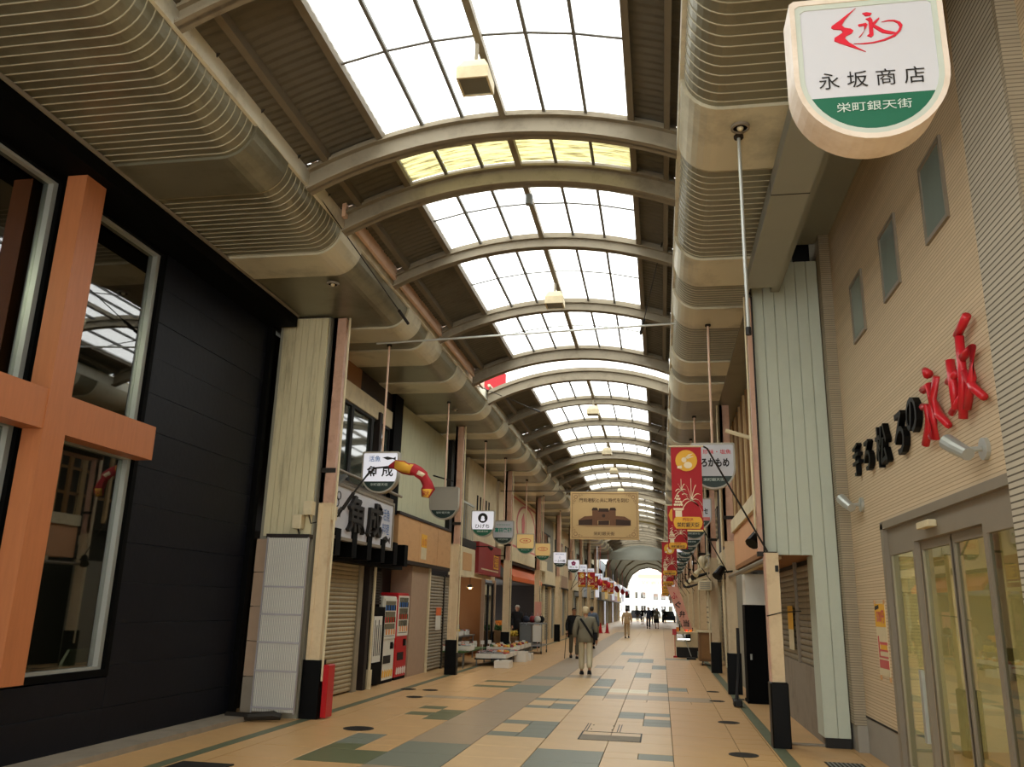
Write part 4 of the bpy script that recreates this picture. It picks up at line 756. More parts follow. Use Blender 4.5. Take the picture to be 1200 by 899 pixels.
# ================================================================ RED FLAGS
def flag(x, y, zt, label, w_=.4, h_=.92, group='red festival flags on the right', kind=0, pole=None):
    q = empty('festival_flag', (x, y, zt), label, 'flag', group); F = FY(x, y, zt)
    n = 12; vs = []; fs_ = []
    for j in range(n + 1):
        for i in range(7): vs.append(F(w_ * i / 6, -h_ * j / n, .008 * math.sin(i * 1.3 + j * .5) * j / n))
    for j in range(n):
        for i in range(6): a = j * 7 + i; fs_.append((a, a + 1, a + 8, a + 7))
    t = MB(); t.add(vs, fs_); b = len(vs); t.add([(p[0], p[1] + .004, p[2]) for p in vs], [tuple(reversed(f)) for f in fs_]); t.build('cloth', 'red_cloth', q)
    def U(P): return [(a * w_, -b_ * h_) for a, b_ in P]
    if kind == 0: PL(q, F, [circ(.5 * w_, -.2 * w_ * 2.3 * .45 - .1, .36 * w_)], 'yellow', 'moon', .004, .012)
    else: PL(q, F, [[(.35 * w_, -.03 * h_), (.15 * w_, -.1 * h_), (.05 * w_, -.22 * h_), (.15 * w_, -.35 * h_), (.5 * w_, -.42 * h_), (.8 * w_, -.38 * h_), (.5 * w_, -.33 * h_), (.3 * w_, -.22 * h_), (.3 * w_, -.1 * h_)]], 'yellow', 'moon', .004, .012)
    if kind == 0:
        t = MB(); c = .5 * w_
        for P in (circ(c + .02, -.245, .055, 12, .045), circ(c - .03, -.175, .035, 10), [(c - .02, -.15), (c + .03, -.1), (c + .09, -.09), (c + .03, -.13), (c, -.16)], [(c - .01, -.15), (c + .05, -.125), (c + .1, -.13), (c + .02, -.16)], [(c - .12, -.26), (c - .06, -.25), (c - .06, -.29), (c - .12, -.29)]): t.prism(list(P), .012, .015, F)
        t.build('rabbit_drawing', 'cloth_cream', q)
    t = MB()
    for cx, cy, r0, n_ in ((.62, .62, .42, 9), (.3, .5, .22, 7)): # firework bursts
        for k in range(n_):
            a0 = math.pi * (.0 + k / (n_ - 1)); P = []
            for i in range(6):
                f_ = i / 5; P.append((w_ * (cx + r0 * f_ * math.cos(a0)), -h_ * (cy + .03) + h_ * r0 * .62 * (1.25 * f_ * math.sin(a0) - .55 * f_ * f_ * (.4 + abs(math.cos(a0))))))
            P = [(min(max(p[0], .01), w_ - .01), p[1]) for p in P]
            t.prism(P + [(p[0] + .007, p[1] - .009) for p in reversed(P)], .012, .015, F)
    for r in range(4):
        for i in range(r + 1): t.prism(circ(w_ * (.2 + (i - r / 2) * .075), -h_ * (.6 + .035 * r), .016, 8), .012, .016, F)
    t.prism(U([(.03, .745), (.38, .745), (.36, .77), (.05, .77)]), .012, .016, F).prism(U([(.1, .775), (.31, .775), (.31, .85), (.1, .85)]), .012, .016, F); t.build('firework_drawing', 'cloth_cream', q)
    PL(q, F, [U([(.06, .87), (.12, .85), (.88, .85), (.94, .87), (.97, .91), (.94, .96), (.88, .99), (.12, .99), (.06, .96), (.03, .91)])], 'yellow', 'label_panel', .010, .018)
    T(q, F, '門司港', .33 * w_, -.905 * h_, .34 * w_, .04 * h_, 'red_cloth', .01, 'lettering', .022); T(q, F, '栄町銀天街', .14 * w_, -.975 * h_, .72 * w_, .06 * h_, 'ink_brown', .02, 'lettering', .022)
    MB().tube([(x - .03, y + .0, zt + .012), (x + w_ + .03, y, zt + .012)], .012, 6).build('top_bar', 'cream', q)
    if pole: MB().tube(pole, .013, 6).build('pole', 'iron', q)
    return q
for k, y in enumerate([11.25, 17.9, 23.7, 29.9, 35.9, 41.9, 47.9, 53.9]):
    flag(.17 if y < 20 else .05, y, [3.72, 3.72, 3.4, 3.3, 3.3, 3.3, 3.3, 3.3][k], ['red festival flag with yellow moon and rabbit, nearest on the right', 'red flag with yellow crescent, second on the right', 'third red flag down the right side', 'fourth red flag hanging lower on the right', 'fifth red flag down the right side', 'sixth red flag down the right side', 'seventh red flag down the right side', 'last red flag down the right side'][k], kind=k % 2, h_=1.1 if k == 0 else .9, pole=[(.6, y, 3.73 - (.32 if k > 1 else 0)), (.65, y, 3.7 - (.32 if k > 1 else 0)), (1.36, y, 2.35)])
for k, (x, y) in enumerate([(-4.45, 46.4), (-3.95, 46.44), (-4.2, 52.4), (-4.1, 60), (-4.0, 66)]):
    flag(x, y, 3.45, ['orange-red flag on the left beside the far white signs, first of a pair', 'orange-red flag on the left, second of the pair', 'red flag on the left past the pair', 'small red flag on the left under the low vault', 'last small red flag on the left'][k], group='red festival flags on the left', kind=k % 2, w_=.42, h_=.8, pole=[(x, y, 3.46), (-4.86 if y < 56 else -5.6, y, 2.5)])
# wind-blown flag on the left
q = empty('furled_flag', (-4.19, 11.8, 3.5), 'wind-twisted red and yellow flag on a bent pole before the fish sign', 'flag')
MB().tube([(-4.87, 11.8, 2.75), (-4.72, 11.8, 2.82), (-4.55, 11.8, 3.1), (-4.3, 11.8, 3.45), (-4.19, 11.8, 3.54), (-3.98, 11.8, 3.56)], .014, 7).build('pole', 'dark', q)
MB().tube([(-4.66, 11.8, 2.92), (-4.5, 11.8, 3.17)], .028, 7).build('pole_sleeve', 'dark', q)
cl = [(-3.98, 3.56, .02), (-3.88, 3.58, .06), (-3.75, 3.56, .08), (-3.62, 3.52, .085), (-3.52, 3.47, .07), (-3.42, 3.42, .065), (-3.38, 3.32, .07), (-3.36, 3.22, .085), (-3.38, 3.1, .05)]
def strip_cloth(a, b, m, nm, off=0, k=1.):
    t = MB(); rings = []
    for i in range(a, b):
        x, z, r = cl[i]; tn = Vector((cl[min(i + 1, 8)][0] - cl[max(i - 1, 0)][0], 0, cl[min(i + 1, 8)][1] - cl[max(i - 1, 0)][1])).normalized(); nrm = Vector((-tn.z, 0, tn.x)); r *= k
        rings.append([Vector((x, 11.8 + off, z)) + nrm * (r * math.cos(th)) * (1 + .42 * math.sin(i * 2.1 + th * 3)) + Vector((0, r * .5 * math.sin(th), 0)) for th in [c * math.pi / 5 for c in range(10)]])
    t.loft(rings); t.build(nm, m, q, smooth=True)
strip_cloth(0, 9, 'red_cloth', 'cloth'); strip_cloth(1, 4, 'yellow', 'moon_patch', -.02, .8); strip_cloth(7, 9, 'yellow', 'label_patch', -.02, .75); strip_cloth(4, 6, 'cloth_cream', 'drawing_patch', -.022, .45)
T(q, FY(-3.42, 11.72, 3.12), '栄天', 0, 0, .11, .07, 'red_cloth', .01)
# ================================================================ BANNER
x0, x1, z0, z1, YB = -2.64, -.6, 3.55, 4.97, 25.0
bn = empty('hanging_banner', (RX, YB, z0), 'wide tan banner with a brown station building print across the arcade', 'banner'); F = FY(x0, YB, z0); W_, H_ = x1 - x0, z1 - z0
MB().box(x0, x1, YB, YB + .05, z0, z1).build('panel', 'banner_cloth', bn)
MB().ring([(.05, .05), (W_ - .05, .05), (W_ - .05, H_ - .05), (.05, H_ - .05)], [(.065, .065), (W_ - .065, .065), (W_ - .065, H_ - .065), (.065, H_ - .065)], 0, .006, F).build('border_line', 'banner_line', bn)
for cx, cy, sx, sy in ((.07, .07, 1, 1), (W_ - .07, .07, -1, 1), (.07, H_ - .07, 1, -1), (W_ - .07, H_ - .07, -1, -1)):
    t = MB()
    for (a, b_, r) in ((.09, .09, .06), (.2, .05, .035), (.05, .2, .035), (.28, .03, .02), (.03, .28, .02)): t.ring(circ(cx + sx * a, cy + sy * b_, r, 12), circ(cx + sx * a, cy + sy * b_, r * .7, 12), 0, .006, F)
    t.build('corner_scroll', 'banner_line', bn)
T(bn, F, '門司港駅と共に時代を刻む', .27, 1.1, 1.48, .13, 'ink_brown', .005, 'top_text', .006); T(bn, F, '栄町銀天街', .7, .12, .62, .11, 'ink_brown', .005, 'bottom_text', .006)
PL(bn, F, [[(.15, .42), (.5, .37), (1.5, .37), (1.85, .42), (1.5, .46), (.5, .46)]], 'print_shadow', 'print_ground', 0, .004)
for Pw in ([(.25, .42), (.66, .42), (.66, .62), (.25, .56)], [(1.36, .42), (1.8, .42), (1.8, .56), (1.36, .62)]): PL(bn, F, [Pw], 'print_dark', 'print_wing', .0, .008)
PL(bn, F, [[(.24, .56), (.42, .68), (.66, .7), (.66, .6)], [(1.36, .6), (1.36, .7), (1.62, .68), (1.82, .56)], [(.66, .42), (.82, .42), (.82, .92), (.66, .92)], [(1.18, .42), (1.36, .42), (1.36, .92), (1.18, .92)], [(.82, .56), (1.18, .56), (1.18, .86), (.82, .86)]], 'print_brown', 'print_facade', .008, .010)
PL(bn, F, [[(.64, .86), (.84, .86), (.8, .94), (.68, .94)], [(1.16, .86), (1.38, .86), (1.34, .94), (1.2, .94)], [(.84, .82), (1.16, .82), (1.14, .92), (.86, .92)], [(.84, .43), (1.16, .43), (1.16, .55), (.84, .55)], circ(1.0, .7, .05)], 'print_dark', 'print_detail', .010, .013)
MB().tube([(-4.8, YB + .02, z1 + .01), (1.72, YB + .02, z1 + .03)], .012, 6).build('wire', 'iron', bn)
# ================================================================ RIGHT: transverse white panel + leg
WP = empty('white_panel_front', (1.8, 11.5, 0), 'tall pale vertical-board panel over the right shutter recess', 'panel')
nx = 6
for k in range(nx):
    a = 1.36 + (2.27 - 1.36) * k / nx; b = 1.36 + (2.27 - 1.36) * (k + 1) / nx; MB().bbox(a + .002, b - .002, 11.5, 11.56, .12 if a > 1.92 else 2.33, 5.9 + .55, .005).build('board', 'white_panel', WP)
box('backing', 'grey_wall', WP, 1.36, 2.27, 11.56, 11.64, 2.35, 6.4); box('leg_side', 'white_panel', WP, 1.955, 1.97, 11.5, 11.95, .12, 2.33); box('leg_foot', 'dark', WP, 1.97, 2.27, 11.52, 11.6, 0, .12)
box('recess_ceiling', 'wood_panel2', WP, 1.36, 2.1, 11.64, 16, 2.33, 2.4)
SR = empty('right_shutter', (2.0, 13.5, 0), 'brown roller shutter in the recess behind the first right column', 'shutter')
shutter(SR, 2.02, 11.7, 15.9, .9, 2.33, 'shutter_grey', .085, side=1); box('lower_sheet', 'concrete', SR, 2.0, 2.06, 11.7, 15.9, 0, .9); box('guide_rail', 'alu_bronze', SR, 1.97, 2.02, 13.3, 13.38, .9, 2.33)
box('notice', 'yellow', SR, 1.975, 1.98, 13.7, 14.2, 1.35, 1.7); box('notice_sheet', 'cream', SR, 1.976, 1.98, 13.7, 14.2, 1.05, 1.35)
o = MB().tube([(1.31, 11.25, 1.55), (1.5, 11.25, 1.6), (1.75, 11.4, 1.62)], .008, 6).build('loose_cable', 'dark'); tag(o, 'loose black cable tied round the nearest right column', 'cable')
o = box('floor_hatch', 'concrete', None, 1.5, 2.2, 11.6, 11.7, 0, .02); tag(o, 'low threshold strip under the shutter recess', 'threshold')
# box beam along right canopy above, dark gap and gutter
o = MB().box(1.19, 1.57, 3.0, 10.6, 5.72, 5.9).build('box_beam', 'beam_grey'); tag(o, 'big pale box beam running under the right canopy to the white panel', 'beam')
box('seam', 'dark', o, 1.188, 1.572, 8.0, 8.01, 5.715, 5.9)
o = MB().box(1.62, 1.74, 3, 11.5, 6.0, 6.5).box(2.0, 2.42, 3, 11.6, 6.75, 7.2).build('trim_7', 'beam_grey'); tag(o, kind='structure')
o = MB().box(1.75, 1.98, 11.7, 12.2, 6.25, 6.75).build('duct_box', 'beam_grey'); tag(o, 'grey duct end in the dark gap above the white panel', 'duct')
# ================================================================ RIGHT: BRICK BUILDING
WX = 2.42
WR = MB().box(WX, WX + .3, -3, 5.9, .42, 7.5).box(WX, WX + .3, 5.9, 9.75, 2.56, 7.5).box(WX, WX + .3, 9.75, 11.3, .42, 7.5).build('wall_right', 'siding_beige', None, origin=(WX, 8, 0)); tag(WR, kind='structure')
MB().box(WX + .0, WX + .3, 9.75, 11.3, 0, .40).box(WX, WX + .3, -3, 5.9, 0, .40).build('plinth', 'plinth', WR); box('plinth_cap', 'dark', WR, WX - .008, WX + .3, 9.75, 11.3, .40, .42)
box('near_pier', 'siding_grey', WR, WX - .12, WX, 5.25, 6.0, .4, 7.5); box('near_pier_edge', 'siding_brown', WR, WX - .124, WX, 5.2, 5.25, .4, 7.5)
box('far_pier', 'siding_brown', WR, WX - .14, WX + .3, 11.3, 12.0, .3, 7.5); box('far_pier_plinth', 'plinth', WR, WX - .12, WX + .3, 11.28, 12.0, 0, .3)
def small_window(n, y0, y1):
    q = MB().ring([(y0, 4.8), (y1, 4.8), (y1, 5.56), (y0, 5.56)], [(y0 + .035, 4.84), (y1 - .035, 4.84), (y1 - .035, 5.52), (y0 + .035, 5.52)], WX - .025, WX + .02, lambda u, v, n: (n, u, v)).build('window_%d' % n, 'alu_bronze', None, origin=(WX, y0, 4.8)); tag(q, kind='structure')
    box('window_pane', 'frosted', q, WX - .012, WX + .0, y0 + .035, y1 - .035, 4.84, 5.52)
small_window(5, 6.77, 7.36); small_window(6, 8.22, 8.83); small_window(7, 9.68, 10.27)
# raised lettering
RL = empty('shop_lettering', (WX, 8.5, 3.1), 'raised black and red brush lettering on the beige tiled wall', 'sign')
FW = FR(WX, 10.75, 2.96)
def ch(c, y, v0, w_, h_, m, bold, ext=.05):
    t = MB(); text(t, c, 10.75 - y - w_ / 2, v0 - 2.96, w_, h_, .035, FW, bold, .03); t.build('letter', m, RL)
for c, y, z, w_, h_ in [('手', 10.5, 3.22, .32, .38), ('ろ', 9.95, 3.2, .3, .34), ('松', 9.3, 3.14, .46, .44), ('ろ', 8.6, 3.14, .34, .42), ('の', 8.15, 3.26, .34, .34)]: ch(c, y, z, w_, h_, 'black_gloss', .012)
def stroke(P, r, m='red_letter'): MB().tube([FW(10.75 - y, z - 2.96, .06) for y, z in P], r, 8).build('letter_stroke', m, RL, smooth=True)
# 永
for P, r in (([(7.62, 3.72), (7.55, 3.66)], [.03, .045]), ([(7.72, 3.56), (7.55, 3.56), (7.53, 3.3), (7.55, 3.08), (7.62, 3.12)], .038), ([(7.78, 3.42), (7.66, 3.4), (7.7, 3.2), (7.82, 3.08)], .035), ([(7.35, 3.58), (7.5, 3.42), (7.38, 3.26), (7.18, 3.12)], [.03, .035, .04, .03])): stroke(P, r)
# 坂
for P, r in (([(6.98, 3.62), (6.96, 3.2)], .038), ([(7.08, 3.46), (6.86, 3.48)], .03), ([(7.08, 3.2), (6.84, 3.27)], .03), ([(6.76, 3.76), (6.52, 3.84)], .035), ([(6.72, 3.74), (6.75, 3.4), (6.84, 3.1)], .036), ([(6.7, 3.56), (6.5, 3.58), (6.56, 3.36), (6.74, 3.16)], .034), ([(6.7, 3.44), (6.56, 3.28), (6.38, 3.16)], [.03, .036, .03])): stroke(P, r)
def wall_spot(y, z, label):
    q = empty('wall_spotlight', (WX, y, z), label, 'lamp'); x = WX
    MB().tube([(x, y, z), (x - .03, y, z)], .085, 16).build('base', 'alu', q, smooth=False); MB().tube([(x - .03, y, z), (x - .12, y + .02, z + .0), (x - .16, y + .06, z + .02)], .02, 8).build('arm', 'alu', q)
    MB().tube([(x - .13, y + .0, z - .04), (x - .17, y + .14, z + .04), (x - .19, y + .24, z + .1)], [.05, .06, .065], 14).build('head', 'alu', q)
wall_spot(6.62, 2.82, 'silver spotlight on the beige wall below the red letters'); wall_spot(10.6, 2.88, 'small silver wall spotlight at the far end above the poster')
PO = empty('sale_poster', (WX, 10.15, .95), 'yellow and red paper sale poster taped beside the glass entrance', 'poster'); FP = FR(WX, 10.42, .95)
box('paper', 'cream', PO, WX - .008, WX, 9.98, 10.42, .95, 1.72)
PL(PO, FP, [[(.0, .52), (.44, .52), (.44, .77), (0, .77)]], 'yellow', 'yellow_field', .008, .011); T(PO, FP, '500円', .08, .56, .32, .14, 'red_letter', .03, 'price', .013); PL(PO, FP, [[(.03, .7), (.2, .72), (.2, .76), (.03, .74)]], 'ink', 'black_tag', .011, .014)
PL(PO, FP, [[(.05, .08), (.44, .08), (.44, .17), (.05, .17)], [(.05, .19), (.44, .19), (.44, .21), (.05, .21)], [(.05, .26), (.44, .26), (.44, .28), (.05, .28)], [(.05, .2), (.09, .2), (.09, .42), (.05, .42)], [(.12, .33), (.44, .33), (.44, .36), (.12, .36)]], 'red_letter', 'red_bars', .008, .012); PL(PO, FP, [[(.15, .28), (.42, .28), (.42, .33), (.15, .33)]], 'yellow', 'yellow_bar', .008, .012)
for a, b_ in ((-.01, .78), (.4, .78), (.02, -.03), (.42, -.03)): PL(PO, FP, [[(a, b_ - .02), (a + .035, b_ - .02), (a + .035, b_ + .03), (a, b_ + .03)]], 'wood_panel', 'tape', .0, .014)
# glass entrance
D = MB().box(WX - .03, WX + .12, 9.68, 9.78, 0, 2.56).box(WX - .03, WX + .12, 5.9, 9.78, 2.5, 2.58).build('door_1', 'alu_bronze', None, origin=(WX, 8, 0)); tag(D, kind='structure')
box('transom_panel', 'alu_bronze', D, WX + .02, WX + .14, 5.95, 9.68, 2.3, 2.5); s_ = MB().bbox(WX - .06, WX + .02, 8.0, 8.35, 2.38, 2.44, .008).build('door_sensor', 'cream', D)
def leaf(y0, y1, nm, x):
    q = MB().ring([(y0, .02), (y1, .02), (y1, 2.3), (y0, 2.3)], [(y0 + .07, .14), (y1 - .07, .14), (y1 - .07, 2.22), (y0 + .07, 2.22)], x, x + .05, lambda u, v, n: (n, u, v)).build(nm, 'alu_bronze', D); box('pane', 'glass_door', q, x + .02, x + .028, y0 + .07, y1 - .07, .14, 2.22); return q
leaf(8.75, 9.68, 'fixed_leaf', WX + .02); q = leaf(7.85, 8.78, 'sliding_leaf', WX + .08); leaf(6.95, 7.88, 'sliding_leaf', WX + .08); leaf(5.95, 6.95, 'fixed_leaf', WX + .02)
o = MB().box(WX - .0, WX + .03, 8.86, 8.94, .45, 1.1).build('door_rail', 'alu', D)
# entrance interior
o = MB().box(5.4, 5.5, 3, 12, 0, 3).box(2.75, 5.4, 11.9, 12, 0, 3).box(2.75, 5.4, 3, 3.1, 0, 3).box(2.72, 5.5, 3, 12, 2.9, 3).build('wall_back', 'cream'); tag(o, kind='structure')
o = MB().box(4.4, 5.2, 6, 10, 0, .9).box(4.9, 5.2, 10.3, 11.5, 0, 2).build('display_shelf', 'wood_panel2'); tag(o, 'wooden counter and shelf seen through the glass entrance', 'shelf')
for k in range(10): box('boxed_goods', ['cream', 'red_sign', 'green_leaf'][k % 3], o, 4.5, 4.8, 6.2 + k * .38, 6.45 + k * .38, .9, 1.1)
il = bpy.data.lights.new('entrance_lamp', 'AREA'); il.energy = 28; il.size = 1.4; il.color = (1, .96, .86); io = bpy.data.objects.new('entrance_lamp', il); io.location = (4.2, 8, 2.82); sc.collection.objects.link(io)
o = MB().box(3.5, 4.9, 7.3, 8.7, 2.84, 2.9).build('ceiling_panel_light', 'lamp_white'); tag(o, 'lit ceiling panel inside the glass entrance', 'ceiling light')
# ================================================================ RIGHT SHOPS
S6 = empty('batten_shop', (1.8, 16, 0), 'right-hand shop front clad in upright wooden battens above a peach fascia', 'shop front')
box('upper_backing', 'dark_brown', S6, 1.95, 2.1, 11.7, 29, 3.2, 5.9)
for k in range(26):
    y = 12.0 + k * .5; MB().bbox(1.72, 1.8, y, y + .1, 3.35, 5.88, .008).build('batten', 'batten' if k % 2 else 'batten_light', S6)
for k in range(34):
    y = 11.9 + k * .36; box('grille_slat', 'batten_light', S6, 1.84, 1.86, y, y + .02, 3.35, 5.88)
for z in (3.9, 4.5, 5.1, 5.6): box('crosspiece', 'batten', S6, 1.78, 1.84, 12, 25, z, z + .06)
for k, (a, b) in enumerate([(11.75, 14.6), (14.6, 17.8)]): MB().bbox(1.45, 2.0, a + .004, b - .004, 3.15, 3.4, .008).build('cornice_board', 'cream', S6)
MB().bbox(1.5, 1.98, 11.8, 17.8, 2.42, 3.15, .01).build('fascia_board', 'peach_panel', S6)
for a, b in ((11.9, 14.4), (14.7, 17.0)): MB().bbox(1.52, 1.62, a, b, 2.3, 2.42, .008).build('box_lamp', 'cream', S6)
MB().tube([(1.4, 11.5, 2.28), (1.4, 18, 2.28)], .035).build('rail', 'alu_bronze', S6)
box('recess_wall', 'dark', S6, 2.1, 2.2, 16, 29, 0, 3.3)
for a in (16.2, 18.6, 20, 21.6): box('door_post', 'dark', S6, 1.92, 2.02, a, a + .1, 0, 2.4)
box('back_panel', 'grey_wall', S6, 1.75, 1.85, 18.3, 20.6, 0, 2.4)
FG = empty('black_cabinet', (1.75, 17, 0), 'tall black door-like cabinet with a grey top behind the second right column', 'cabinet')
MB().bbox(1.52, 1.93, 16.4, 16.9, .05, 1.72, .01).build('body', 'black', FG); MB().bbox(1.54, 1.93, 16.4, 16.9, 1.72, 2.28, .008).build('upper_box', 'poly_white', FG); MB().tube([(1.6, 16.38, .75), (1.6, 16.38, .85)], .02, 8).build('handle', 'alu', FG); box('foot', 'black', FG, 1.5, 1.93, 16.35, 16.9, 0, .05)
o = MB().bbox(1.2, 1.34, 15.6, 15.9, .02, .12, .02).tube([(1.25, 15.7, .1), (1.3, 15.9, .4), (1.35, 16.1, .8), (1.36, 16.2, 1.3)], .03, 7).build('folded_hose', 'dark'); tag(o, 'dark coiled hose and stand at the foot of the second right column', 'hose')
# spotlights and brackets right
for i, (x, y, z) in enumerate([(1.38, 12.6, 2.62), (1.2, 17.8, 2.35)]):
    o = MB().tube([(x + .3, y + .2, z + .05), (x, y, z)], .02, 6).tube([(x + .05, y + .05, z + .1), (x - .08, y - .08, z - .08)], [.07, .1], 10).build('spot_lamp', 'black_gloss'); tag(o, ['black floodlight on the lower edge of the peach fascia', 'black lamp at the second right column'][i], 'lamp')
o = MB().tube([(.95, 11.9, 4.08), (1.5, 11.9, 3.9)], .03, 6).build('bracket_arm', 'cream'); tag(o, 'pale angled bracket arm above the hiragana sign', 'bracket')
o = MB().ball((1.13, 23.6, 2.9), (.12, .12, .14)).tube([(1.13, 23.6, 3.0), (1.38, 23.78, 3.1)], .02, 6).tube([(1.13, 23.6, 2.81), (1.13, 23.6, 2.71)], [.09, .06], 8).build('dome_camera', 'cream'); tag(o, 'cream dome security camera on the third right column', 'camera')
o = MB().bbox(1.0, 1.34, 23.1, 23.78, 2.12, 2.36, .02).build('air_unit', 'cream'); tag(o, 'cream rectangular unit fixed to the third right column', 'unit')
for k in range(4): box('louvre', 'sign_grey', o, 1.02, 1.28, 23.09, 23.1, 2.15 + k * .05, 2.17 + k * .05)
for i in range(6):
    y = 24.5 + i * 2.2; o = MB().tube([(1.76, y, 2.9 - .1 * (i % 3)), (1.1, y, 2.7 - .1 * (i % 3)), (.95, y - .1, 2.55)], [.02, .05, .09], 8).build('arm_lamp', 'dark' if i % 2 else 'cream'); tag(o, ['dark arm lamp right of the flags, nearest of six', 'cream arm lamp, second of six on the right', 'dark arm lamp, third of six on the right', 'cream arm lamp, fourth of six on the right', 'dark arm lamp, fifth of six on the right', 'cream arm lamp, farthest of six on the right'][i], 'lamp', 'arm lamps along the right shops')
far_bay(24, 29, 1, 'batten', 'cream', 'wood-brown front right of the counter stall', nwin=0)
far_bay(29, 35, 1, 'cream', 'stone', 'cream front behind the leaning orange flag', nwin=1)
far_bay(35, 41, 1, 'grey_wall', 'wood_panel', 'grey front with wood fascia on the right, past the stall')
far_bay(41, 48, 1, 'cream', 'cream', 'cream front far on the right')
far_bay(48, 56.2, 1, 'stone', 'red_sign', 'stone-coloured front before the arcade end, right')
far_bay(56.6, 65, 1, 'white_panel', 'cream', 'white front under the low vault, right', low=2.3)
far_bay(65, 78, 1, 'grey_wall', 'beam_grey', 'grey front under the low vault, right', low=2.3)
far_bay(78, 100, 1, 'cream', 'cream', 'long cream front deep under the vault, right', low=2.3)
far_bay(100, 118, 1, 'grey_wall', 'stone', 'last front at the bright mouth, right', low=2.3)
# counter stall right
ST = empty('counter_stall', (.9, 31, 0), 'pale glass-topped counter stall on the right with a lit case', 'counter')
MB().bbox(.45, 1.3, 30.6, 31.8, .35, .86, .01).build('body', 'cream', ST); MB().bbox(.5, 1.2, 30.65, 31.7, .0, .35, .01).build('base', 'dark', ST); box('glass_case', 'glass_small', ST, .5, .98, 30.585, 30.6, .55, .78); box('case_strip', 'lamp_white', ST, .54, .95, 30.57, 30.58, .6, .63)
for k in range(5): box('packed_food', ['fruit_orange', 'cream', 'red_sign'][k % 3], ST, .5 + k * .15, .6 + k * .15, 30.8, 31.0, .86, 1.0)
MB().ball((.88, 30.75, .97), .04).build('warm_bulb', 'lamp_bulb', ST)
NB = empty('leaning_flag', (.55, 29.6, 0), 'tall salmon banner flag leaning over the counter stall, dark script on it', 'flag')
MB().tube([(.2, 29.7, 2.4), (.95, 29.6, .1)], .015, 6).build('pole', 'alu', NB); t = MB(); t.add([(.2, 29.62, 2.35), (.58, 29.62, 2.36), (1.02, 29.6, .95), (.72, 29.6, .95)], [(0, 1, 2, 3)]); t.add([(.2, 29.63, 2.35), (.58, 29.63, 2.36), (1.02, 29.61, .95), (.72, 29.61, .95)], [(3, 2, 1, 0)]); t.build('cloth', 'far_pink', NB)
for k, c in enumerate('ふぐ弁当'): T(NB, FY(.34 + .125 * k, 29.6, 1.95 - .3 * k), c, 0, 0, .2, .22, 'ink' if k else 'red_letter', .02, 'lettering', .01)
box('foot_block', 'dark', NB, .8, 1.1, 29.5, 29.75, 0, .06)
o = MB().bbox(1.1, 1.55, 26.7, 27.6, .12, .95, .01).build('wooden_cabinet', 'brown_box'); tag(o, 'low brown cart cabinet right of the stall, pale top', 'cabinet'); box('top', 'cream', o, 1.06, 1.58, 26.65, 27.65, .95, .99); box('door', 'batten', o, 1.16, 1.5, 26.68, 26.7, .2, .88)
for a in (1.18, 1.48): MB().tube([(a, 26.75, .06), (a + .03, 26.75, .06)], .06, 10).build('wheel', 'dark', o)
o = MB().bbox(.38, .5, 30.5, 30.62, .0, .06, .01).tube([(.44, 30.56, .06), (.44, 30.56, .75)], .012, 6).bbox(.36, .5, 30.5, 30.62, .75, .95, .01).build('sign_stand', 'red_paint'); tag(o, 'little red stand left of the counter stall', 'stand')
for k in range(3):
    o = MB().bbox(1.52, 1.56, 28 + k * .7, 28.5 + k * .7, 1.0, 1.9, .004).build('notice_sheet', 'cream'); tag(o, ['paper notice on the right shop post, nearest of three', 'middle paper notice on the right shop post', 'farthest paper notice on the right shop post'][k], 'notice')
    for r in range(4): box('text_line', 'ink', o, 1.51, 1.52, 28.1 + k * .7, 28.4 + k * .7, 1.2 + r * .16, 1.24 + r * .16)
# ================================================================ FISH & GREENGROCER DISPLAY
labels = set()
def crate(x, y, z, w_, d, h, m, content, label, n=10, where=''):
    q = empty('display_crate', (x, y, z), label, 'crate', 'goods crates before the open shop'); a, b = w_ / 2, d / 2
    MB().ring([(x - a, y - b), (x + a, y - b), (x + a, y + b), (x - a, y + b)], [(x - a + .03, y - b + .03), (x + a - .03, y - b + .03), (x + a - .03, y + b - .03), (x - a + .03, y + b - .03)], z + .01, z + h, lambda u, v, nn: (u, v, nn)).build('walls', m, q); box('bottom', m, q, x - a + .01, x + a - .01, y - b + .01, y + b - .01, z, z + h * .6)
    for k in range(n):
        xx = x + R.uniform(-a + .08, a - .08); yy = y + R.uniform(-b + .08, b - .08); c = content[k % len(content)]
        if c.startswith('fish'):
            th = R.uniform(-.5, .5); L = R.uniform(.1, .15); D_ = Vector((math.cos(th), math.sin(th), 0)); p = Vector((xx, yy, z + h + .01))
            o = MB().tube([p - D_ * L, p - D_ * L * .8, p, p + D_ * L * .7, p + D_ * L], [.035, .008, .032, .022, .004], 6).build('fish', c, None); nm = 'fish'; cat = 'fish'; gl = 'fish in the ' + where; lb = {'fish_silver': 'silver fish in the ', 'fish_red': 'red fish in the ', 'fish_dark': 'dark fish in the '}[c] + where
        else:
            o = MB().ball((xx, yy, z + h + .01), R.uniform(.045, .065), 8, 5).build({'fruit_orange': 'orange', 'fruit_yellow': 'lemon', 'green_leaf': 'cabbage', 'red_sign': 'apple', 'cream': 'onion'}[c], c, None, smooth=True); lb = {'fruit_orange': 'orange fruit in the ', 'fruit_yellow': 'yellow fruit in the ', 'green_leaf': 'green vegetable in the ', 'red_sign': 'red fruit in the ', 'cream': 'pale vegetable in the '}[c] + where; cat = 'produce'; gl = 'produce in the ' + where
        tag(o, lb, cat, gl + ', ' + c.replace('_', ' '))
    return q
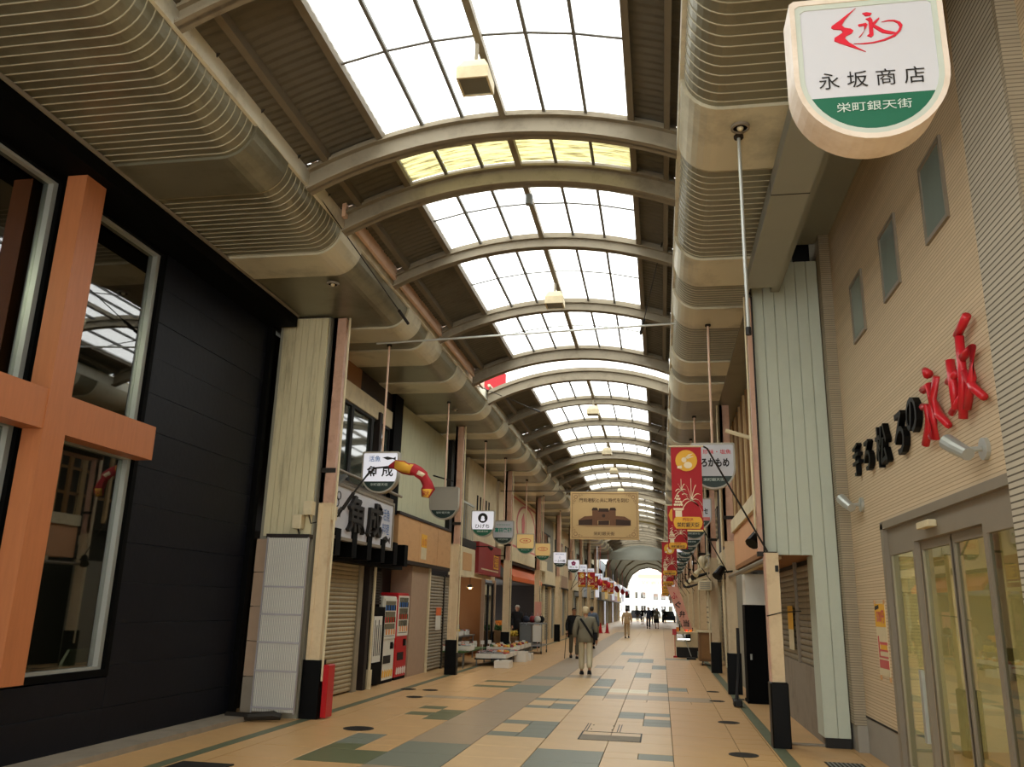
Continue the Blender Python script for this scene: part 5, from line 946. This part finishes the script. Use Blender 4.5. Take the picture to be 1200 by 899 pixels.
def table(x0, x1, y0, y1, h, label, m='dark'):
    q = empty('display_table', ((x0 + x1) / 2, (y0 + y1) / 2, 0), label, 'table'); box('top', m, q, x0, x1, y0, y1, h - .04, h)
    for a in (x0 + .05, x1 - .05):
        for b in (y0 + .05, y1 - .05): MB().tube([(a, b, 0), (a, b, h - .04)], .02, 6).build('leg', 'steel', q)
table(-5.7, -5.0, 21.8, 24.6, .42, 'low table of fish crates right behind the second column', 'green_leaf'); table(-5.0, -4.25, 23.0, 25.2, .2, 'very low table carrying white fish crates in front', 'dark')
table(-6.3, -5.75, 22.9, 26.4, .7, 'higher table of crates at the back of the fish display', 'steel'); table(-5.3, -4.4, 25.6, 29.2, .26, 'low greengrocer table by the third column', 'dark')
F1 = ['fish_silver', 'fish_red', 'fish_dark', 'fish_silver']; G1 = ['fruit_orange', 'fruit_yellow', 'green_leaf', 'fruit_orange', 'red_sign', 'cream']
spec = [(-5.45, 22.1, .42, F1), (-5.45, 22.75, .42, F1), (-5.45, 23.4, .42, F1), (-5.45, 24.1, .42, F1), (-5.15, 22.4, .42, F1[::-1]),
        (-4.75, 23.25, .2, F1), (-4.75, 23.95, .2, F1), (-4.7, 24.65, .2, F1), (-4.35, 23.35, .2, F1), (-4.38, 24.1, .2, G1), (-4.38, 24.8, .2, F1),
        (-6.0, 23.2, .7, F1), (-6.0, 23.95, .7, F1), (-6.0, 24.7, .7, G1), (-6.0, 25.5, .7, F1),
        (-5.0, 25.9, .26, G1), (-5.0, 26.6, .26, G1), (-4.6, 25.9, .26, G1), (-4.6, 26.6, .26, G1), (-4.6, 27.4, .26, G1), (-5.0, 27.5, .26, G1), (-4.6, 28.2, .26, G1), (-4.6, 28.9, .26, G1)]
ordn = ['first', 'second', 'third', 'fourth', 'fifth', 'sixth', 'seventh', 'eighth']
cnt = {}
for x, y, z, c in spec:
    key = {.42: 'on the green-topped fish table', .2: 'on the very low front fish table', .7: 'on the high back table', .26: 'on the greengrocer table'}[z]; k = cnt.get(key, 0); cnt[key] = k + 1
    crate(x, y, z, .42, .58, .12, 'styro', c, 'white foam crate %s, %s from the near end' % (key, ordn[k]), 12, '%s foam crate %s' % (ordn[k], key))
for k, (x, y, h) in enumerate([(-4.15, 25.5, .28), (-4.12, 26.3, .2), (-4.15, 22.75, .18)]):
    o = MB().ring([(x - .2, y - .28), (x + .2, y - .28), (x + .2, y + .28), (x - .2, y + .28)], [(x - .17, y - .25), (x + .17, y - .25), (x + .17, y + .25), (x - .17, y + .25)], 0, h, lambda u, v, n: (u, v, n)).box(x - .19, x + .19, y - .27, y + .27, 0, .03).build('foam_box', 'styro'); tag(o, ['taller empty white foam box on the floor in front of the greengrocer', 'low empty white foam box behind the taller one', 'empty white foam box on the floor nearest the camera'][k], 'box')
for k in range(10):
    x = -5.3 + .12 * (k % 5) + .2 * (k // 5); y = 22.2 + k * .42 if k < 5 else 25.9 + (k - 5) * .7; z = .54 if k < 5 else .38; o = MB().box(x, x + .1, y, y + .006, z, z + .1).box(x + .045, x + .055, y, y + .006, z - .12, z).build('price_card', 'white_plastic'); tag(o, 'small white price card standing in the fish display', 'price card', 'price cards among the crates')
# baskets / dark produce heaps at the back
for k, (x, y, z, m) in enumerate([(-5.6, 28.9, .9, 'green_leaf'), (-5.2, 29.6, .7, 'fruit_yellow'), (-5.6, 30.2, 1.0, 'fruit_orange')]):
    o = MB().bbox(x - .3, x + .3, y - .4, y + .4, 0, z - .15, .01).build('produce_stand', 'brown_box'); tag(o, ['wooden stand heaped with greens under the orange awning', 'wooden stand of yellow produce under the orange awning', 'wooden stand of orange produce under the orange awning'][k], 'stand')
    t = MB()
    for q_ in range(26): t.ball((x + R.uniform(-.25, .25), y + R.uniform(-.35, .35), z - .12 + R.uniform(0, .14)), R.uniform(.05, .08), 6, 4)
    tag(t.build('produce_heap', m, o), kind='stuff')
# steel cart
CT = empty('steel_cart', (-4.6, 30.5, 0), 'grey steel cart with shelves and bags on top in front of the awning', 'cart')
for a in (-4.85, -4.1):
    for b in (29.6, 31.0): MB().tube([(a, b, .1), (a, b, 1.0)], .02, 6).build('leg', 'steel', CT); MB().tube([(a - .02, b, .05), (a + .02, b, .05)], .05, 8).build('wheel', 'dark', CT)
for z in (.25, .98): box('shelf', 'steel', CT, -4.87, -4.08, 29.58, 31.02, z, z + .04)
box('side_panel', 'white_plastic', CT, -4.4, -4.1, 29.57, 29.59, .4, .95); box('bin', 'grey_plastic', CT, -4.84, -4.45, 29.5, 29.9, .1, .95)
for k, (x, y, m) in enumerate([(-4.7, 29.9, 'cloth_navy'), (-4.5, 30.2, 'red_sign'), (-4.3, 30.0, 'cloth_white'), (-4.25, 30.6, 'cloth_black'), (-4.6, 30.7, 'cloth_blue')]):
    o = MB().ball((x, y, 1.14), (.12, .12, .13), 9, 6).tube([(x - .05, y, 1.2), (x, y, 1.36), (x + .05, y, 1.2)], .01, 5).build('shopping_bag', m, None, smooth=True); tag(o, ['navy bag on the steel cart', 'dark red bag on the steel cart', 'white bag on the steel cart', 'black bag on the steel cart', 'blue-grey bag on the steel cart'][k], 'bag')
o = MB().box(-4.6, -4.35, 31.3, 31.32, 1.2, 1.75).tube([(-4.48, 31.33, 0), (-4.48, 31.33, 1.75)], .012, 6).build('upright_flyer', 'far_pink'); tag(o, 'pinkish paper board standing behind the steel cart', 'sign')
# ================================================================ END: street beyond
o = box('ground', 'concrete', None, -60, 60, 134, 260, -.3, -.02, origin=(0, 200, 0)); tag(o, kind='structure')
AR = empty('entrance_arch', (-1.3, 140, 0), 'white arch sign with red and tan lettering over the far street', 'sign')
P = [(-3.2, 0), (3.2, 0), (3.2, 1.6), (2.4, 2.6), (0, 3.0), (-2.4, 2.6), (-3.2, 1.6)]; FA = FY(-1.2, 140, 4.9)
MB().prism(P, -.2, 0, FA).build('board', 'arch_board', AR); PL(AR, FA, [[(-2.3, 1.5), (2.3, 1.5), (2.5, 1.8), (2.3, 2.1), (-2.3, 2.1), (-2.5, 1.8)]], 'far_pink', 'top_band', 0, .02); T(AR, FA, '栄町銀天街', -2.0, .5, 4.0, .6, 'far_pink', .02, 'bottom_text', .01); box('fascia', 'far_white', AR, -4.4, 2.0, 140, 140.3, 4.2, 4.9)
for x in (-4.3, 1.9): MB().tube([(x, 140.1, 0), (x, 140.1, 5.0)], .15).build('post', 'far_white', AR)
def far_house(x0, x1, y, h, m, label):
    q = empty('distant_building', ((x0 + x1) / 2, y, 0), label, 'building'); box('wall', m, q, x0, x1, y, y + 6, 0, h)
    nx_ = int((x1 - x0) / 1.6)
    for r in range(int(h / 2.6)):
        for k in range(nx_):
            a = x0 + .4 + k * 1.6; f = box('window', 'dark', q, a, a + .9, y - .05, y, 1 + r * 2.6, 2.2 + r * 2.6); box('pane', 'glass_small', f, a + .06, a + .84, y - .06, y - .05, 1.06 + r * 2.6, 2.14 + r * 2.6)
far_house(-14, -2.5, 175, 11, 'far_white', 'white building across the far street, left'); far_house(-2.0, 12, 190, 17, 'far_white', 'taller white building with windows behind the far arch')
for k, (x, y) in enumerate([(.9, 112), (-3.6, 125)]):
    c = empty('parked_car', (x, y, 0), ['dark car standing at the right of the bright mouth', 'dark car at the left of the bright mouth'][k], 'car')
    MB().loft([[(x - .8, y - 1.8, .25), (x + .8, y - 1.8, .25), (x + .8, y + 2, .25), (x - .8, y + 2, .25)], [(x - .85, y - 1.9, .8), (x + .85, y - 1.9, .8), (x + .85, y + 2.1, .8), (x - .85, y + 2.1, .8)]]).build('body', 'cloth_navy', c); MB().loft([[(x - .75, y - 1.3, .8), (x + .75, y - 1.3, .8), (x + .75, y + 1.6, .8), (x - .75, y + 1.6, .8)], [(x - .6, y - .8, 1.35), (x + .6, y - .8, 1.35), (x + .6, y + 1.1, 1.35), (x - .6, y + 1.1, 1.35)]]).build('cabin', 'black_gloss', c)
    for a in (-.75, .75):
        for b in (-1.2, 1.3): MB().tube([(x + a - .1, y + b, .3), (x + a + .1, y + b, .3)], .3, 12).build('wheel', 'black', c)
def cone(x, y, label): o = MB().tube([(x, y, .04), (x, y, .65)], [.13, .03], 10).bbox(x - .18, x + .18, y - .18, y + .18, 0, .04, .01).build('traffic_cone', 'red_paint'); tag(o, label, 'cone')
cone(-3.9, 56, 'red traffic cone standing at the far left shops'); cone(-3.5, 56.4, 'second red traffic cone beside the first')
# ================================================================ PEOPLE
def skin_mesh(name, verts, edges, radii, m, parent, levels=1, root=0, smooth=True):
    me = bpy.data.meshes.new(name); me.from_pydata([Vector(v) for v in verts], edges, []); ob = bpy.data.objects.new('tmp', me); sc.collection.objects.link(ob)
    md = ob.modifiers.new('s', 'SKIN'); md.use_smooth_shade = True; sub = ob.modifiers.new('d', 'SUBSURF'); sub.levels = levels; sub.render_levels = levels
    for i, r in enumerate(radii): me.skin_vertices[0].data[i].radius = (r if isinstance(r, tuple) else (r, r)); me.skin_vertices[0].data[i].use_root = (i == root)
    dg = bpy.context.evaluated_depsgraph_get(); out = bpy.data.meshes.new_from_object(ob.evaluated_get(dg)); bpy.data.objects.remove(ob); out.name = name
    r = parent
    while r.parent: r = r.parent
    out.materials.clear(); out.materials.append(MATS[m]); o = bpy.data.objects.new(name, out); o.parent = parent; sc.collection.objects.link(o)
    return o
def person(x, y, H, ang, label, top, legs, hair, shoes='cloth_black', hat=None, stride=.3, arm=.1, lean=0., detail=True, extra=None, skirt=False):
    """ang: facing direction in degrees, 90 = walking away along +y"""
    q = empty('person', (x, y, 0), label, 'person'); q.rotation_euler = (0, 0, math.radians(ang - 90)); s = H / 1.72
    ang_ = 0
    def L(a, b, c): return (a * s, (b + lean * c * .15) * s, c * s)   # local: x right, y forward
    st = stride / 2
    J = {'pel': L(0, 0, .93), 'sp': L(0, 0, 1.12), 'ch': L(0, .0, 1.33), 'nk': L(0, .0, 1.48), 'hd0': L(0, .02, 1.56), 'hd1': L(0, .03, 1.66)}
    names = list(J); verts = [J[n] for n in names]; rad = [.125, .115, .13, .05, .07, .085]; edges = [(0, 1), (1, 2), (2, 3), (3, 4), (4, 5)]
    def addv(p, r, pr): verts.append(p); rad.append(r); edges.append((pr, len(verts) - 1)); return len(verts) - 1
    Lg = {}; Ar = {}
    for sd, f in ((-1, 1), (1, -1)):
        hip = addv(L(sd * .09, 0, .88), .085, 0); kn = addv(L(sd * .1, f * st * .5 + .03, .48), .058, hip); an = addv(L(sd * .1, f * st - (.06 if f < 0 else 0), .10 + (.05 if f < 0 else 0)), .038, kn); to = addv(L(sd * .11, f * st + .12 - (.04 if f < 0 else 0), .04), .032, an); Lg[sd] = (hip, kn, an, to)
        sh = addv(L(sd * .19, 0, 1.41), .06, 2); el = addv(L(sd * .26, -f * arm * .4 - .02, 1.13), .045, sh); wr = addv(L(sd * .26, -f * arm + .08, .9), .03, el); pm = addv(L(sd * .26, -f * arm + .1, .83), .032, wr); Ar[sd] = (sh, el, wr, pm)
        if detail:
            for k in range(4): b = addv(L(sd * .26 + (.02 if sd < 0 else -.02) * 0, -f * arm + .075 + .02 * k, .77), .010, pm); addv(L(sd * .255 - sd * .012, -f * arm + .08 + .02 * k, .74 - .004 * abs(k - 1.5)), .008, b)
            b = addv(L(sd * .245, -f * arm + .14, .81), .011, pm); addv(L(sd * .24, -f * arm + .16, .78), .009, b)
    rad = [r * s for r in rad]
    skin_mesh('body', verts, edges, rad, 'skin', q, 1)
    # jacket: own skin a little larger than the body
    vs = [J['pel'], J['sp'], J['ch'], J['nk']]; rr = [(.17, .145), (.16, .135), (.185, .145), (.08, .075)]; ee = [(0, 1), (1, 2), (2, 3)]
    vs[0] = L(0, 0, 1.0); rr[0] = (.15, .125)
    for sd in (-1, 1):
        sh, el, wr, _ = Ar[sd]; n = len(vs); vs += [verts[sh], verts[el], tuple(Vector(verts[wr]) + Vector((0, 0, .02)))]; rr += [(.085, .085), (.068, .068), (.055, .055)]; ee += [(2, n), (n, n + 1), (n + 1, n + 2)]
    skin_mesh('jacket', vs, ee, [(a * s, b * s) for a, b in rr], top, q, 1)
    t = MB(); t.loft([[(a * s * math.cos(c * math.pi / 8), b * s * math.sin(c * math.pi / 8), z * s) for c in range(16)] for a, b, z in ((.15, .12, 1.22), (.175, .135, 1.1), (.185, .142, .95), (.19, .147, .82), (.18, .138, .815))])
    o = t.build('jacket_hem', top, None, origin=(0, 0, 0), smooth=True); o.parent = q
    vs = [L(0, 0, .95)]; rr = [.1]; ee = []
    for sd in (-1, 1):
        hip, kn, an, _ = Lg[sd]; n = len(vs); vs += [verts[hip], verts[kn], tuple(Vector(verts[an]) + Vector((0, 0, .01)))]; rr += [.09, .08, .07]; ee += [(0, n), (n, n + 1), (n + 1, n + 2)]
    if skirt:
        t = MB(); t.loft([[(a * s * math.cos(c * .628), b * s * math.sin(c * .628), z * s) for c in range(10)] for a, b, z in ((.15, .12, 1.0), (.18, .15, .8), (.22, .18, .5))]); o = t.build('skirt', legs, None, origin=(0, 0, 0)); o.parent = q
    else: skin_mesh('trousers', vs, ee, [r * s for r in rr], legs, q, 1)
    for sd in (-1, 1):
        a = Vector(verts[Lg[sd][2]]); b = Vector(verts[Lg[sd][3]]); d = (b - a); d.z = 0; d.normalize(); lift = .0
        t = MB(); zz = max(0, a.z - .10 * s) * .8
        t.loft([[(a.x + u * .045 * s, a.y + d.y * v * s, z * s + zz * (1 if v < .05 else .3)) for u, v in ((-1, -.07), (1, -.07), (1.1, .08), (.6, .19), (-.6, .19), (-1.1, .08))] for z in (0.004, .05)] + [[(a.x + u * .035 * s, a.y + v * s, .09 * s + zz) for u, v in ((-1, -.06), (1, -.06), (1, .03), (.5, .08), (-.5, .08), (-1, .03))]])
        o = t.build('shoe', shoes, None, origin=(0, 0, 0)); o.parent = q
    # head with face
    hc = Vector(L(0, .025, 1.62)); t = MB(); rings = []
    for z, rx, ry, oy in ((-.12, .035, .04, .03), (-.105, .05, .06, .025), (-.06, .064, .083, .012), (0, .074, .094, 0), (.05, .074, .094, -.004), (.085, .06, .078, -.006), (.105, .03, .04, -.006)):
        rings.append([(hc.x + rx * s * math.cos(c * math.pi / 6), hc.y + (oy + ry * math.sin(c * math.pi / 6)) * s, hc.z + z * s) for c in range(12)])
    t.loft(rings); t.loft([[(hc.x - .012 * s, hc.y + .085 * s, hc.z + .01 * s), (hc.x + .012 * s, hc.y + .085 * s, hc.z + .01 * s), (hc.x, hc.y + .095 * s, hc.z + .02 * s)], [(hc.x - .016 * s, hc.y + .085 * s, hc.z - .035 * s), (hc.x + .016 * s, hc.y + .085 * s, hc.z - .035 * s), (hc.x, hc.y + .118 * s, hc.z - .03 * s)]])
    for sd in (-1, 1): t.ball((hc.x + sd * .076 * s, hc.y - .01 * s, hc.z - .01 * s), (.012 * s, .02 * s, .032 * s), 6, 5)
    o = t.build('head', 'skin', None, origin=(0, 0, 0), smooth=True); o.parent = q
    t = MB()
    for sd in (-1, 1): t.ball((hc.x + sd * .03 * s, hc.y + .088 * s, hc.z + .005 * s), .009 * s, 6, 4)
    o = t.build('eyes', 'ink', None, origin=(0, 0, 0)); o.parent = q
    o = MB().box(hc.x - .022 * s, hc.x + .022 * s, hc.y + .07 * s, hc.y + .09 * s, hc.z - .062 * s, hc.z - .055 * s).build('mouth', 'red_sign', None, origin=(0, 0, 0)); o.parent = q
    t = MB(); rings = []
    for z, k, oy in ((-.07, .6, -.03), (-.04, 1.02, -.02), (.02, 1.1, -.016), (.07, 1.08, -.01), (.1, .85, -.006), (.118, .45, -.006)):
        rings.append([(hc.x + .074 * k * s * math.cos(c * math.pi / 6), hc.y + (oy - (.012 if z < .05 else 0) + .09 * k * (math.sin(c * math.pi / 6) if (math.sin(c * math.pi / 6) < .2 or z > .06) else .2)) * s, hc.z + z * s) for c in range(12)])
    t.loft(rings); o = t.build('hair' if not hat else 'cap', hat or hair, None, origin=(0, 0, 0), smooth=True); o.parent = q
    if hat:
        t = MB(); t.loft([[(hc.x + .085 * s * math.cos(c * math.pi / 6), hc.y + .105 * s * math.sin(c * math.pi / 6), hc.z + z * s) for c in range(12)] for z in (.035, .05)]); t.loft([[(hc.x + a * s, hc.y + b * s, hc.z + z * s) for a, b in ((-.07, .07), (.07, .07), (.05, .17), (-.05, .17))] for z in (.04, .05)]); o = t.build('cap_brim', hat, None, origin=(0, 0, 0)); o.parent = q
    if extra: extra(q, s, L, verts, Ar)
    return q
def strap(q, s, L, verts, Ar):
    t = MB(); P = [L(-.13, .02, 1.455), L(-.12, -.09, 1.42), L(-.06, -.142, 1.34), L(.03, -.15, 1.2), L(.1, -.15, 1.08), L(.17, -.10, .96), L(.2, 0, .93)]
    rings = [[Vector(p) + Vector(d) for d in ((-.02, 0, -.015), (.02, 0, .015), (.02, -.008, .015), (-.02, -.008, -.015))] for p in P]; t.loft(rings); o = t.build('bag_strap', 'cloth_black', None, origin=(0, 0, 0)); o.parent = q
    t = MB(); t.loft([[(.2, -.1, .82), (.27, -.1, .82), (.27, .12, .82), (.2, .12, .82)], [(.19, -.1, 1.0), (.26, -.1, 1.0), (.26, .12, 1.0), (.19, .12, 1.0)]]); o = t.build('shoulder_bag', 'cloth_black', None, origin=(0, 0, 0)); o.parent = q
_man = person(-1.86, 21.4, 1.60, 92, 'person walking away in grey jacket, beige trousers and beige knit cap, strap across the back', 'jacket_grey', 'trousers_beige', 'hair_grey', hat='cap_beige', stride=.24, arm=.06, extra=strap); _man.scale = (1.1, 1.05, 1)
def cane(q, s, L, verts, Ar):
    p = Vector(verts[Ar[1][3]]); t = MB(); t.tube([(p.x + .03, p.y + .05, p.z), (p.x + .08, p.y + .12, .01)], .012, 6); t.tube([(p.x - .03, p.y + .02, p.z + .01), (p.x + .05, p.y + .07, p.z + .01)], .016, 6); o = t.build('cane', 'cloth_black', None, origin=(0, 0, 0)); o.parent = q
person(-2.8, 27.9, 1.55, -80, 'person in dark vest and cap walking with a cane beside the man in grey', 'cloth_black', 'cloth_khaki', 'hair_black', hat='cloth_black', stride=.18, arm=.05, extra=cane)
def band(q, s, L, verts, Ar):
    o = MB().loft([[(.15 * math.cos(c * .524), .135 * math.sin(c * .524) + .04, z) for c in range(12)] for z in (1.1, 1.24)]).build('shirt_stripe', 'cloth_white', None, origin=(0, 0, 0)); o.parent = q
person(-2.75, 34.5, 1.62, 85, 'person in blue-grey top and dark trousers behind the man in grey', 'cloth_blue', 'cloth_black', 'hair_black', stride=.15)
person(-1.9, 48.3, 1.6, 90, 'person in tan clothes with raised elbow, alone mid street', 'cloth_tan', 'cloth_tan', 'hair_black', stride=.12)
for k, (x, y, h, tp, lg, lb, a) in enumerate([(-1.08, 72.5, 1.72, 'cloth_navy', 'cloth_black', 'person in navy suit carrying a bag, left of the distant pair', -90), (-.39, 73.4, 1.66, 'cloth_khaki', 'cloth_black', 'person in dark skirt, right of the distant pair', -90), (.35, 104, 1.6, 'cloth_black', 'cloth_navy', 'dark figure near the bright mouth on the right', 90), (-2.1, 98, 1.65, 'cloth_black', 'cloth_black', 'dark figure in front of the far left shops', 90), (-3.0, 110, 1.62, 'cloth_navy', 'cloth_khaki', 'small figure deepest among the far left shops', -90), (-1.5, 112, 1.7, 'cloth_black', 'cloth_black', 'small dark figure in the bright mouth, middle', 90), (-.9, 95, 1.7, 'cloth_black', 'cloth_navy', 'small dark figure beyond the distant pair', 90)]):
    person(x, y, h, a, lb, tp, lg, 'hair_black', stride=.15, detail=False, skirt=(k == 1))
# shopkeeper inside
person(-5.3, 31.6, 1.6, -60, 'shopkeeper in dark clothes and pale cap behind the produce', 'cloth_black', 'cloth_black', 'hair_black', hat='cloth_white', stride=.05, detail=False)

o = MB().box(-5.35, -4.55, 24.0, 24.1, 7.95, 8.45).build('roof_billboard', 'red_cloth'); tag(o, 'red and white board outside, glimpsed through the open roof gap', 'billboard')
for a in (-5.2, -4.7): box('post', 'iron', o, a, a + .05, 24.02, 24.08, 6.3, 7.95)

for k in range(7):
    y = 84 + k * 6.5; o = shield_sign(-4.5 if k % 2 else .9, y, 'tiny far lit shield sign under the vault, ' + ['nearest right', 'nearest left', 'second right', 'second left', 'third right', 'third left', 'farthest right'][k], 'sign_lit', rz=4.75 if k % 2 else 5.75)

for k in range(10):
    sd = k % 2; y = 61 + k * 5.2; x = -4.5 if not sd else 1.15; h_ = 1.2 + .3 * (k % 3)
    o = MB().bbox(x - .12, x + .12, y, y + .5, 2.3, 2.3 + h_, .02).tube([(x, y + .25, 2.3 + h_), (x, y + .25, 5.9 if y < 70 else (4.74 if not sd else 5.3))], .02, 6).build('upright_sign', ['sign_lit', 'far_pink', 'sign_gold', 'sign_white'][k % 4])
    tag(o, ['lit white', 'pink', 'gold', 'plain white'][k % 4] + ' upright sign box far down the ' + ('right' if sd else 'left') + ' row, ' + ['first', 'second', 'third', 'fourth', 'fifth'][k // 2] + ' in depth', 'sign', 'upright signs under the vault')
for k in range(8):
    y = 60 + k * 6; x = -4.2 + .2 * (k % 2); o = MB().ball((x, y, 3.3), (.2, .2, .26), 10, 7).tube([(x, y, 3.5), (x, y, 5.62 if y > 70 else 5.9)], .012, 5).build('red_lantern', 'red_letter', None, smooth=True)
    tag(o, ['nearest', 'second', 'third', 'fourth', 'fifth', 'sixth', 'seventh', 'farthest'][k] + ' round red lantern hanging over the far left side', 'lantern', 'red lanterns on the far left')
for k in range(7):
    x = -6.5 - .3 * (k % 2); y = 23.3 + k * .75; z = .5 + .18 * (k % 3); o = MB().bbox(x - .3, x + .3, y - .3, y + .3, 0, z, .02).bbox(x - .25, x + .22, y - .25, y + .25, z, z + .3, .02).build('stacked_boxes', ['brown_box', 'grey_plastic', 'dark_brown'][k % 3])
    tag(o, ['brown', 'grey', 'dark'][k % 3] + ' stacked boxes inside the fish shop, ' + ['first', 'second', 'third', 'fourth', 'fifth', 'sixth', 'seventh'][k] + ' from the near end', 'boxes', 'stacked boxes inside the fish shop')
